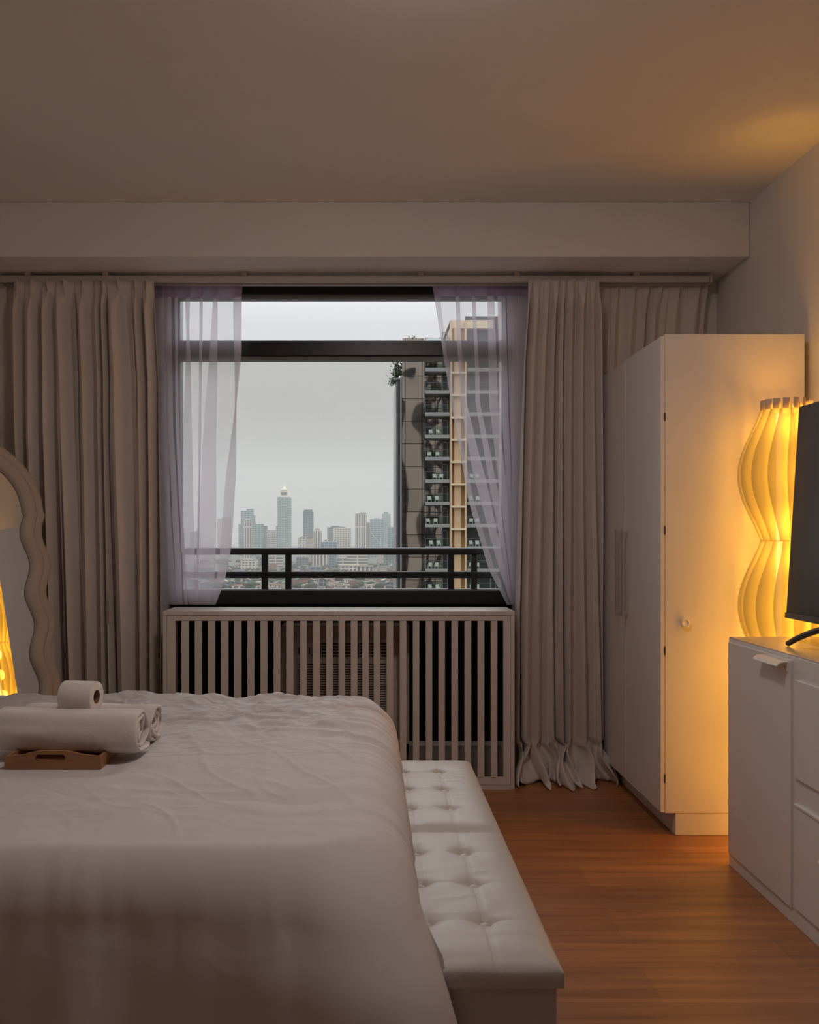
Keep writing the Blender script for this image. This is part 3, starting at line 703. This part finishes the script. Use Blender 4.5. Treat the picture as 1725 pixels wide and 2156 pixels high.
# ================================================================== tray, towels, paper roll
TY = 2.345; tz = .614
tx0, tx1 = (9 - VX) * TY / K, (212 - VX) * TY / K
tyl = .30
ty = thing('wooden_tray', 'small bamboo serving tray with cut-out handles on the white duvet', 'tray', ((tx0 + tx1) / 2, TY, tz - .008))
def tray_end(y):
    hw = (tx1 - tx0) / 2; n = 12; P = [(-hw, 0), (hw, 0), (hw, .034)]
    P += [(hw * .62, .040), (hw * .28, .050)] + [(-hw * .28, .050), (-hw * .62, .040)] + [(-hw, .034)]
    bm = NB(); hx0, hx1, hz0, hz1 = -hw * .365, hw * .26, .0215, .0395
    # frame around the rounded hand hole: outer and inner loops bridged
    def loop(cx_, cz_, a, b, k): 
        r = b; pts = []
        for i in range(k):
            an = 2 * PI * i / k; c_, s_ = math.cos(an), math.sin(an); pts.append((cx_ + (a - r) * (1 if c_ > 0 else -1) * (abs(c_) > 1e-6) + r * c_, cz_ + r * s_))
        return pts
    k = 40; inner = loop((hx0 + hx1) / 2, (hz0 + hz1) / 2, (hx1 - hx0) / 2, (hz1 - hz0) / 2, k)
    def ray(ax_, az_):
        cx_, cz_ = (hx0 + hx1) / 2, (hz0 + hz1) / 2; best = None
        for i in range(len(P)):
            (x1_, z1_), (x2_, z2_) = P[i], P[(i + 1) % len(P)]; ex, ez = x2_ - x1_, z2_ - z1_; det = ax_ * (-ez) + az_ * ex
            if abs(det) < 1e-12: continue
            s_ = ((x1_ - cx_) * (-ez) + (z1_ - cz_) * ex) / det; t_ = (ax_ * (z1_ - cz_) - az_ * (x1_ - cx_)) / det
            if s_ > 0 and -1e-6 <= t_ <= 1 + 1e-6 and (best is None or s_ < best): best = s_
        return (cx_ + ax_ * best, cz_ + az_ * best)
    outer = []
    corners = sorted(P, key=lambda p: math.atan2(p[1] - (hz0 + hz1) / 2, p[0] - (hx0 + hx1) / 2))
    for (ix, iz) in inner: outer.append(ray(ix - (hx0 + hx1) / 2, iz - (hz0 + hz1) / 2))
    for c_ in corners:  # snap nearest ray hit to each true corner
        i = min(range(k), key=lambda i: (outer[i][0] - c_[0]) ** 2 + (outer[i][1] - c_[1]) ** 2); outer[i] = c_
    L = [[bm.verts.new((x, y + d, z)) for x, z in pts] for d in (0, .009) for pts in (outer, inner)]
    of, inf, obk, ibk = L
    for i in range(k):
        j = (i + 1) % k
        bm.faces.new((of[i], of[j], inf[j], inf[i])); bm.faces.new((obk[i], ibk[i], ibk[j], obk[j])); bm.faces.new((inf[i], inf[j], ibk[j], ibk[i])); bm.faces.new((of[i], obk[i], obk[j], of[j]))
    return bm
hw = (tx1 - tx0) / 2
obj('end_panel', tray_end(0), M['bamboo'], ty); obj('end_panel', tray_end(tyl - .009), M['bamboo'], ty)
obj('side_panel', B(((-hw, .009, 0), (-hw + .009, tyl - .009, .034))), M['bamboo'], ty, bevel=.001)
obj('side_panel', B(((hw - .009, .009, 0), (hw, tyl - .009, .034))), M['bamboo'], ty, bevel=.001)
obj('tray_bottom', B(((-hw + .008, .008, .003), (hw - .008, tyl - .008, .009))), M['bamboo'], ty)

def towel(name, label, c, length, rad, ang, seed, turns=4.5, rough_end=.010, sq=1.0, bandx=()):
    """rolled towel: a spiral sheet swept along its own axis (local x)"""
    o = thing(name, label, 'towel', c, ang)
    n = int(turns * 34); nx = 48; core = .008; bm = NB()
    rnd = random.Random(seed)
    ph = -PI / 2 - turns * 2 * PI + .7
    def f(u, v):
        a = v * turns * 2 * PI; k = v
        r_ = core + (rad - core - .003) * k ** .85
        # terry cloth never rolls evenly: lumps inside, calm outside
        lump = (1 - k * .6) * .017 * ns(math.cos(a) * 1.5 + seed, math.sin(a) * 1.5, k * 5) + .006 * ns(math.cos(a) * 1.6, math.sin(a) * 1.6 + seed, u * 3.5) + .0015 * ns(math.cos(a) * 7, math.sin(a) * 7 + seed, u * 22)
        r_ += lump
        side = 1 if u > .5 else -1; eu = abs(u - .5) * 2
        x = (u - .5) * length
        x += side * eu ** 8 * (rough_end * 1.6 * ns(a * .35, seed, side) + .020 * (1 - k) ** 1.2 * (-1) + .006)
        r_ *= 1 - .07 * sm(.90, 1.0, eu) * k
        for bx_ in bandx: r_ -= .0022 * math.exp(-((x - bx_) / .0022) ** 2) * (k > .8)
        zc = math.sin(a + ph) * r_
        if zc < 0: zc *= .93
        return Vector((x, math.cos(a + ph) * r_ * sq, zc))
    V = grid(bm, nx, n, f)
    t = obj('rolled_cloth', bm, M['towel'], o, smooth=True)
    s_ = t.modifiers.new('t', 'SOLIDIFY'); s_.thickness = .010; s_.offset = 0
    sb = t.modifiers.new('s', 'SUBSURF'); sb.levels = 1; sb.render_levels = 1
    return o
towel('rolled_towel', 'large rolled white bath towel lying across the wooden tray', (at(150, 1549, 2.47).x, 2.47, tz + .074), .425, .067, R(-5), 4, 3.1, bandx=(-.02, .055), sq=1.1)
towel('rolled_towel', 'smaller rolled white towel behind the big one and under the paper roll', (at(195, 1520, 2.62).x, 2.625, tz + .061), .40, .061, R(-4), 9, 3.6, bandx=(.13,), sq=1.05)
# toilet roll
pr = thing('toilet_roll', 'white toilet paper roll lying on top of the rolled towels', 'toilet paper', (at(170, 1466, 2.545).x, 2.545, at(170, 1466, 2.545).z), R(-9))
bm = NB(); lathe(bm, [(.0205, -.051), (.041, -.052), (.0445, -.0505), (.0452, -.048), (.0452, .048), (.0445, .0505), (.041, .052), (.0205, .051)], 48, close=True)
bmesh.ops.rotate(bm, verts=bm.verts, matrix=Matrix.Rotation(PI / 2, 3, 'Y')); obj('paper', bm, M['paper'], pr, smooth=True).data.set_sharp_from_angle(angle=R(50))
bm = NB(); lathe(bm, [(.0195, -.0505), (.0206, -.0505), (.0206, .0505), (.0195, .0505)], 32, close=True)
bmesh.ops.rotate(bm, verts=bm.verts, matrix=Matrix.Rotation(PI / 2, 3, 'Y')); obj('cardboard_core', bm, M['card'], pr, smooth=False)

# ================================================================== tower outside
TD_ = 120.0; GZ = -91.0
def tX(px_, D=TD_): return (px_ - VX) * D / K
def tZ(py, D=TD_): return HC - (py - VY) * D / K
def glassface(name, col, rough, bs, bd, bw, bh, frame):
    m = facade(name, frame, col, bw, bh, .045, rough, .5, 1.0); n = m.node_tree; p = n.nodes['Principled BSDF']
    t = n.nodes.new('ShaderNodeTexCoord'); a = n.nodes.new('ShaderNodeTexNoise'); a.inputs['Scale'].default_value = bs; a.inputs['Detail'].default_value = 1.0
    n.links.new(t.outputs['Object'], a.inputs['Vector']); b = n.nodes.new('ShaderNodeBump'); b.inputs['Strength'].default_value = 1; b.inputs['Distance'].default_value = bd
    n.links.new(a.outputs['Fac'], b.inputs['Height']); n.links.new(b.outputs[0], p.inputs['Normal']); return m
M['bronze'] = glassface('bronze_glass', (.42, .36, .32), .03, .11, .15, 2.37, 3.18, (.07, .06, .055))
M['bronze2'] = glassface('bronze_glass_recessed', (.40, .345, .31), .03, .33, .06, 1.18, 1.59, (.07, .06, .055))
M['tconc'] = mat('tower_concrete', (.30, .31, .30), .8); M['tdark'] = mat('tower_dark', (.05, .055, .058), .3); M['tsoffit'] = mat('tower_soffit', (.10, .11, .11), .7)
M['tyellow'] = mat('tower_yellow', (.62, .44, .26), .8); M['tcream'] = mat('tower_cream', (.72, .60, .42), .8); M['tside'] = facade('tower_side', (.34, .34, .33), (.22, .22, .215), 1.6, 4.2, .12)
tw = thing('condo_tower', 'tall balconied residential tower with bronze glass and yellow bays at right', 'building', (tX(960), TD_, GZ))
ow = Vector((tX(960), TD_, GZ))
def tb(*bs):
    bm = NB()
    for x0, x1, y0, y1, z0, z1 in bs: box(bm, (x0 - ow.x, y0, z0 - GZ), (x1 - ow.x, y1, z1 - GZ))
    return bm
ztw = tZ(712)
obj('side_wall', tb((tX(834.5), tX(846), 1.2, 14, GZ, tZ(797))), M['tside'], tw)
obj('corner_fin', tb((tX(838), tX(841), .6, 1.3, GZ, tZ(797))), M['tdark'], tw); obj('corner_fin', tb((tX(843), tX(846.5), .2, 1.2, GZ, tZ(790))), M['tconc'], tw)
obj('glass_wall', tb((tX(847), tX(894), 0, 14, GZ, ztw)), M['bronze'], tw)
obj('recessed_glass', tb((tX(894), tX(934), 1.6, 14, GZ, ztw)), M['bronze2'], tw)
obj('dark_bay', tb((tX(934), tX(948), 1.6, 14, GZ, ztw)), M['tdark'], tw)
obj('yellow_bay', tb((tX(948), tX(951.5), -.3, 14, GZ, tZ(675)), (tX(951.5), tX(957), .9, 14, GZ, tZ(690)), (tX(957), tX(971), .1, 14, GZ, tZ(690)), (tX(971), tX(979), .9, 14, GZ, tZ(690)), (tX(979), tX(982.5), -.3, 14, GZ, tZ(675))), M['tyellow'], tw)
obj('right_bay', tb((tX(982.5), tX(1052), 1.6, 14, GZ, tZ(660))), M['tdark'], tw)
obj('right_wall', tb((tX(1052), tX(1082), .2, 14, GZ, tZ(655))), M['tcream'], tw)
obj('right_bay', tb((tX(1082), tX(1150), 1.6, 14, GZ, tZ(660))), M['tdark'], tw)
obj('roof_crown', tb((tX(948), tX(1040), .5, 12, tZ(690), tZ(672))), M['tcream'], tw)
obj('planter', tb((tX(829), tX(847), 1.0, 4, tZ(797) - .01, tZ(793))), M['tconc'], tw)
FH = 46.9
floors = [866.5 + FH * k for k in range(-3, 9)]      # slab rows in the photo
def hx(o, a): return o
slabm = tb; first = {}
def balcony(x0, x1, row, doors=True):
    z = tZ(row)
    s_ = obj('balcony', tb((x0, x1, -.15, 1.62, z - .62, z - .28), (x0, x1, -.15, -.05, z - .28, z - .14)), M['tconc'], tw)
    obj('balustrade_glass', tb((x0, x1, -.1, -.06, z - .1, z + .92)), M['balglass'], s_)
    obj('handrail', tb((x0, x1, -.12, -.04, z + .90, z + .96), (x0, x0 + .07, -.12, -.04, z - .3, z + .92), (x1 - .07, x1, -.12, -.04, z - .3, z + .92)), M['tsoffit'], s_)
    if doors: obj('door_frame', tb((x1 - 1.0, x1 - .85, 1.45, 1.6, z - .1, z + 2.1), (x1 - .25, x1 - .1, 1.45, 1.6, z - .1, z + 2.1), (x1 - 1.0, x1 - .1, 1.45, 1.6, z + 2.0, z + 2.15)), M['tconc'], s_)
for row in floors:
    balcony(tX(895.5), tX(947.5), row)
    balcony(tX(984), tX(1050), row)
    z = tZ(row); obj('bay_sill', tb((tX(949), tX(982), -.35, .9, z - 1.0, z - .72)), M['tcream'], tw)
# balcony chairs
def chair_parts(o):
    obj('seat', B(((-.27, -.25, .40), (.27, .25, .46))), M['chair'], o)
    obj('backrest', B(((-.27, .22, .46), (.27, .28, .95))), M['chair'], o)
    for sx_ in (-.27, .21): obj('leg', B(((sx_, -.25, 0), (sx_ + .06, -.17, .64)), ((sx_, .18, 0), (sx_ + .06, .26, .46)), ((sx_, -.25, .60), (sx_ + .06, .25, .65))), M['chair'], o)
chair0 = None
ordn = ['lowest', 'second lowest', 'third lowest', 'fourth lowest', 'fifth lowest', 'sixth lowest', 'seventh lowest', 'eighth lowest']
rws = [866.5 + FH * k + 46.9 for k in range(0, 8)]
rnd = random.Random(2); nf = 0
chair_rows = sorted([r_ for r_ in floors if 900 < r_ < 1260], reverse=True)
jit = [(905, 921), (904, 918), (907, 923), (900, 916), (903, 919), (914, 928), (903, 920), (906, 922)]
for i, row in enumerate(chair_rows):
    for side, px_ in zip(('left', 'right'), jit[i % 8]):
        o = thing('balcony_chair', '%s white armchair of the pair on the %s balcony beside the yellow bay' % (side, ordn[i]), 'chair', (tX(px_ + 2), TD_ + .55, tZ(row) - .28), rnd.uniform(-.3, .3), 'white chairs on the tower balconies')
        if chair0 is None: chair_parts(o); chair0 = o
        else:
            for ch in chair0.children: c_ = ch.copy(); C.objects.link(c_); c_.parent = o
for i, row in enumerate(chair_rows[:6]):
    for side, px_ in zip(('left', 'right'), (993, 1006)):
        o = thing('balcony_chair', '%s white armchair of the pair on the %s balcony right of the yellow bay' % (side, ordn[i]), 'chair', (tX(px_ + rnd.uniform(-1, 2)), TD_ + .55, tZ(row) - .28), rnd.uniform(-.3, .3), 'white chairs on the tower balconies')
        for ch in chair0.children: c_ = ch.copy(); C.objects.link(c_); c_.parent = o
# plants on the roof edge
def leafy(c, rx, rz_, n, seed, s=.22):
    rnd = random.Random(seed); bm = NB()
    for i in range(n):
        p = Vector((rnd.gauss(0, rx), rnd.gauss(0, .6), rnd.gauss(0, rz_)))
        nrm = Vector((rnd.uniform(-1, 1), rnd.uniform(-1, 1), rnd.uniform(-1, 1))).normalized(); a = nrm.orthogonal().normalized() * s; b = nrm.cross(a) * .6
        bm.faces.new([bm.verts.new(Vector(c) + p + q_) for q_ in (-a, b * .8, a, -b * .8)])
    return bm
pl = thing('rooftop_shrub', 'green shrub spilling over the roof corner of the bronze tower', 'plant', (tX(838), TD_ + 2, tZ(795)))
def rel(px_, py): return (tX(px_) - tX(838), 0, tZ(py) - tZ(795))
bm = leafy(rel(840, 775), .42, .75, 330, 1); obj('foliage', bm, M['plant'], pl)
bm = leafy(rel(832, 797), .38, .25, 130, 2); obj('trailing_branch', bm, M['plant'], pl)
bm = NB(); tube(bm, [(0, 0, 0), (.05, 0, .7), (.2, 0, 1.6)], .08, 6); tube(bm, [(0, 0, 0.3), (-.3, 0, .3), (-.55, 0, -.1)], .05, 6); obj('stem', bm, M['card'], pl)
pl = thing('rooftop_shrub', 'small green plant tip just above the window transom on the tower roof', 'plant', (tX(869), TD_ + 1, ztw))
bm = leafy((0, 0, .1), .35, .15, 90, 3, .16); obj('foliage', bm, M['plant'], pl)

# ================================================================== city
struct('ground', B(((-9000, 200, GZ - 2), (9000, 16000, GZ))), M['ground'])
def bX(px_, D): return (px_ - VX) * D / K
def city(name, label, px0, px1, ytop, D, m, depth=None, extra=None, group=None, base=GZ, roof=None):
    x0, x1 = bX(px0, D), bX(px1, D); h = HC - (ytop - VY) * D / K - base; dp = depth or max(18, (x1 - x0) * .8)
    o = thing(name, label, 'building', ((x0 + x1) / 2, D, base), 0, group)
    hw_ = (x1 - x0) / 2
    obj('walls', B(((-hw_, 0, 0), (hw_, dp, h))), m, o)
    s_ = D / K
    if extra:
        for (nm, mm, a, b, yt, yb) in extra:      # photo pixels
            obj(nm, B(((bX(a, D) - (x0 + x1) / 2, dp * .1, HC - (yb - VY) * D / K - base), (bX(b, D) - (x0 + x1) / 2, dp * .9, HC - (yt - VY) * D / K - base))), mm, o)
    elif roof: obj('roof', B(((-hw_ * 1.04, -1, h), (hw_ * 1.04, dp + 1, h + 1.3))), roof, o)
    else: obj('rooftop_box', B(((-hw_ * .4, dp * .3, h), (hw_ * .3, dp * .7, h + 2.2 * s_ * 1.0))), M['tconc'], o)
    return o
# skyline, left to right
city('skyscraper', 'blue glass tower block with stepped roof at the left of the skyline', 507, 532, 1075, 3600, M['f_teal'], extra=[('upper_step', M['f_teal'], 519, 532, 1071, 1076), ('shoulder', M['f_teal'], 532, 536, 1085, 1125), ('left_wing', M['f_teal'], 502, 507, 1103, 1215)])
city('skyscraper', 'pale residential tower in front of the blue glass block', 510.5, 529, 1096, 3200, M['f_stripe'], extra=[('roof_step', M['f_white'], 516, 524, 1092, 1097)])
city('skyscraper', 'mid-height teal glass block sloping down right of the stepped tower', 530, 554, 1103, 3500, M['f_teal'], extra=[('right_wing', M['f_dark'], 554, 561.5, 1107, 1200)])
city('skyscraper', 'low grey office block with pale bands left of the spired skyscraper', 562, 580, 1116, 3400, M['f_band'], extra=[('lower_wing', M['f_blue'], 560, 579, 1129, 1200)])
# spired skyscraper
D = 3300; s_ = D / K
o = thing('skyscraper', 'tallest skyscraper, green glass with a cream spired crown', 'building', (bX(598, D), D, GZ)); zt_ = HC - (1046 - VY) * s_ - GZ
obj('shaft', B(((-13.8 * s_, 0, 0), (13.8 * s_, 50, zt_))), M['f_grid'], o, bevel=3, seg=1)
obj('side_shaft', B(((-17.5 * s_, 10, 0), (-13.5 * s_, 45, HC - (1107 - VY) * s_ - GZ))), M['f_grid'], o)
cr = obj('crown', B(((-11 * s_, 3, zt_), (11 * s_, 47, zt_ + 3 * s_)), ((-10 * s_, 4, zt_ + 3 * s_), (-6.5 * s_, 46, zt_ + 11 * s_)), ((6.5 * s_, 4, zt_ + 3 * s_), (10 * s_, 46, zt_ + 11 * s_)), ((-6.5 * s_, 4, zt_ + 12 * s_), (6.5 * s_, 46, zt_ + 16 * s_)), ((-8.5 * s_, 4, zt_ + 10 * s_), (8.5 * s_, 46, zt_ + 13 * s_))), M['crown'], o)
obj('crown_glass', B(((-6 * s_, 8, zt_ + 3 * s_), (6 * s_, 42, zt_ + 13 * s_))), M['f_dark'], o)
bm = NB(); bmesh.ops.create_cone(bm, cap_ends=True, segments=8, radius1=5.5 * s_, radius2=.4 * s_, depth=10 * s_, matrix=Matrix.Translation((0, 25, zt_ + 20.5 * s_))); obj('pyramid_roof', bm, M['crown'], o)
bm = NB(); tube(bm, [(0, 25, zt_ + 24 * s_), (0, 25, zt_ + 37 * s_)], [.5 * s_, .2 * s_], 6); obj('spire', bm, M['crown'], o)
city('skyscraper', 'slim dark glass tower standing alone right of the spired skyscraper', 638, 659.5, 1077, 3100, M['f_dark'], extra=[('roof_cap', M['f_dark'], 640, 657, 1073, 1078)])
city('skyscraper', 'slender cream tower right of the slim dark one', 661, 677, 1118, 2900, M['f_stripe'], extra=[('crown_block', M['f_white'], 664, 674, 1112, 1119)])
city('apartment_block', 'cream and red apartment block below the slim dark tower', 628, 645, 1132, 2600, M['f_white'])
city('apartment_block', 'white and maroon block right below the slim dark tower', 645, 664, 1134, 2550, M['f_cream'], extra=[('roof_rail', M['f_brick'], 648, 655, 1131, 1135)])
city('skyscraper', 'dark slab tower behind the wide white office building', 689, 712, 1110, 3500, M['f_dark'], extra=[('roof_plant', M['f_dark'], 697, 715, 1107, 1111)])
city('office_building', 'wide white office building with rows of windows in mid skyline', 702, 739, 1111, 2900, M['f_white'])
city('apartment_block', 'stepped grey apartment block in front of the wide white office', 675, 709, 1141, 2500, M['f_blue'], extra=[('roof_towers', M['f_white'], 682, 690, 1136, 1142), ('roof_towers', M['f_white'], 698, 707, 1138, 1142)])
city('skyscraper', 'tall white striped tower right of the wide white office', 748, 772, 1081, 3200, M['f_stripe'], extra=[('roof_steps', M['f_white'], 756, 771, 1078, 1083)])
city('skyscraper', 'dark narrow wing beside the tall white striped tower', 771, 779, 1101, 3250, M['f_dark'])
city('skyscraper', 'broad teal glass tower behind the construction crane', 779, 809, 1093, 3400, M['f_teal'])
city('skyscraper', 'pale green tower with stepped top near the condo tower', 804, 823, 1082, 3900, M['f_grid'], extra=[('roof_step', M['f_grid'], 808, 818, 1078, 1083)])
city('skyscraper', 'blue tower with a white roof line beside the condo tower', 816, 832, 1111, 2900, M['f_blue'], extra=[('roof_line', M['f_white'], 818, 831, 1109, 1112)])
city('skyscraper', 'faint white tower seen through the left sheer curtain', 458, 484, 1092, 3500, M['f_white'])
city('skyscraper', 'faint grey tower at the far left behind the sheer curtain', 400, 420, 1120, 3700, M['f_teal'])
# crane
D = 2700; s_ = D / K; o = thing('construction_crane', 'thin white construction crane in front of the teal glass tower', 'crane', (bX(801, D), D, GZ))
zc_ = lambda y: HC - (y - VY) * s_ - GZ
bm = NB(); tube(bm, [(0, 0, 0), (0, 0, zc_(1143))], .35 * s_, 6); obj('mast', bm, M['crown'], o)
bm = NB(); tube(bm, [(0, 0, zc_(1146)), (-21 * s_, 0, zc_(1119))], .35 * s_, 6); obj('jib', bm, M['crown'], o)
bm = NB(); tube(bm, [(0, 0, zc_(1146)), (5 * s_, 0, zc_(1111))], .22 * s_, 6); obj('raised_jib', bm, M['crown'], o)
# middle distance blocks seen between the railings
mids = [('low_building', 'white apartment row above the houses left of the railing post', 506, 540, 1179, 2250, M['f_white']), ('low_building', 'grey block with dark windows beside the white apartment row', 540, 551, 1173, 2300, M['f_dark']),
        ('low_building', 'grey-green block framed by the square railing opening', 566, 594, 1174, 2350, M['f_band']), ('low_building', 'small pale block left of the striped mid-rise', 624, 648, 1174, 2300, M['f_dark']),
        ('mid_rise_building', 'white vertical striped mid-rise seen under the top rail', 656, 691, 1160, 2300, M['f_stripe']), ('low_building', 'stepped grey building right of the white striped mid-rise', 692, 705, 1166, 2350, M['f_blue']),
        ('low_building', 'grey flat building between the striped and the banded block', 712, 732, 1176, 2200, M['f_band']), ('mid_rise_building', 'long cream banded office block under the top rail', 731, 775, 1164, 2200, M['f_band']),
        ('low_building', 'tall cream block right of the banded office', 796, 808, 1160, 2350, M['f_cream']), ('low_building', 'dark block beside the tall cream block', 808, 828, 1168, 2300, M['f_dark']),
        ('warehouse', 'white warehouse with long roof above the lower railing', 715, 755, 1191, 1950, M['f_white']), ('warehouse', 'cream colonnaded hall with columns above the lower railing', 752, 786, 1193, 1850, M['f_stripe']),
        ('low_building', 'blue-grey boxy building in mid city between warehouses', 652, 676, 1194, 1850, M['f_blue']), ('low_building', 'small pale building with dark base right of centre', 800, 815, 1194, 1850, M['f_cream'])]
for nme, lab, a, b, yt, D, m in mids: city(nme, lab, a, b, yt, D, m, roof=M['roofgrey'] if nme != 'warehouse' else M['rooftan'])
lows = [('low_building', 'yellow-tan hall with a pitched roof below the railing at left', 515, 548, 1227, 1500, M['f_cream'], M['rooftan']), ('low_building', 'banded beige building at the bottom left of the city', 484, 512, 1234, 1480, M['f_band'], M['roofgrey']),
        ('low_building', 'teal-roofed building at the lower left corner', 470, 492, 1219, 1600, M['f_teal'], M['roofgreen']), ('low_building', 'green-roofed shed in the small lower opening', 583, 598, 1225, 1500, M['f_teal'], M['roofgreen']),
        ('low_building', 'red building with a round painted front in the lower city', 632, 648, 1219, 1500, M['f_brick'], M['roofred']), ('low_building', 'tan walled building next to the red one', 650, 671, 1221, 1550, M['f_cream'], M['rooftan']),
        ('low_building', 'orange brick building above the trees near centre', 682, 705, 1219, 1600, M['f_brick'], M['rooftan']), ('low_building', 'grey-blue slab left of the red building', 617, 631, 1219, 1520, M['f_blue'], M['roofgrey'])]
for nme, lab, a, b, yt, D, m, rf in lows: city(nme, lab, a, b, yt, D, m, roof=rf)
# houses: many, each one an object
rnd = random.Random(77)
hm = [M['f_white'], M['f_cream'], M['f_white'], M['f_dark'], M['f_brick'], M['f_blue']]; rm = [M['roofred'], M['roofgrey'], M['rooftan'], M['roofgrey'], M['roofgreen'], M['rooftan'], M['roofred']]
protos = []
for i in range(12):
    o = bpy.data.objects.new('house', None); C.objects.link(o)
    wv, dv_, hv = rnd.uniform(7, 15), rnd.uniform(8, 14), rnd.uniform(5, 13)
    obj('walls', B(((-wv / 2, 0, 0), (wv / 2, dv_, hv))), hm[i % 6], o)
    bm = NB()
    if i % 2: prism(bm, [(-wv * .54, hv), (wv * .54, hv), (0, hv + wv * .22)], lambda u, v: (u, -.5, v), lambda u, v, d=dv_: (u, d + .5, v))
    else: box(bm, (-wv * .53, -.4, hv), (wv * .53, dv_ + .4, hv + .8))
    obj('roof', bm, rm[i % 7], o); protos.append(o)
used = set(); cnt = 0
for k in range(210):
    D = 1420 * (2650 / 1420) ** (rnd.random() ** 1.25); px_ = rnd.uniform(400, 840)
    i = rnd.randrange(12)
    if i in used:
        o = protos[i].copy(); C.objects.link(o)
        for ch in protos[i].children: c_ = ch.copy(); C.objects.link(c_); c_.parent = o
    else: o = protos[i]; used.add(i)
    o.location = (bX(px_, D), D, GZ); o.rotation_euler = (0, 0, rnd.uniform(-.5, .5)); tag(o, 'small low-rise house in the hazy city below the skyline', 'house', 'small houses of the city below')
for i in range(12):
    if i not in used:
        for ch in list(protos[i].children): bpy.data.objects.remove(ch)
        bpy.data.objects.remove(protos[i])
bm = NB(); rnd = random.Random(5)
for k in range(1300):
    D = 1420 * (3000 / 1420) ** rnd.random(); px_ = rnd.uniform(440, 850) if k < 420 else rnd.uniform(-700, 2200); r_ = rnd.uniform(4, 10)
    if ns(px_ * .03, D * .004, 8) < -.12: continue
    bmesh.ops.create_icosphere(bm, subdivisions=1, radius=r_, matrix=Matrix.Translation((bX(px_, D), D, GZ + r_ * .5)) @ Matrix.Diagonal((1.3, 1, .8, 1)))
tag(obj('city_trees', bm, M['trees'], smooth=True), 'dark green treetops scattered among the houses of the city', 'trees', kind='stuff')

# haze over the city: one even volume of air
bm = B(((-6000, 450, GZ - 1), (6000, 9000, 650))); hz_ = bpy.data.materials.new('city_haze'); hz_.use_nodes = True; n = hz_.node_tree; n.nodes.clear()
o_ = n.nodes.new('ShaderNodeOutputMaterial'); v_ = n.nodes.new('ShaderNodeVolumeScatter'); v_.inputs['Color'].default_value = (.84, .83, .81, 1); v_.inputs['Density'].default_value = .000165; n.links.new(v_.outputs[0], o_.inputs['Volume'])
tag(obj('city_haze', bm, hz_), 'pale grey haze lying over the distant city', 'haze', kind='stuff')
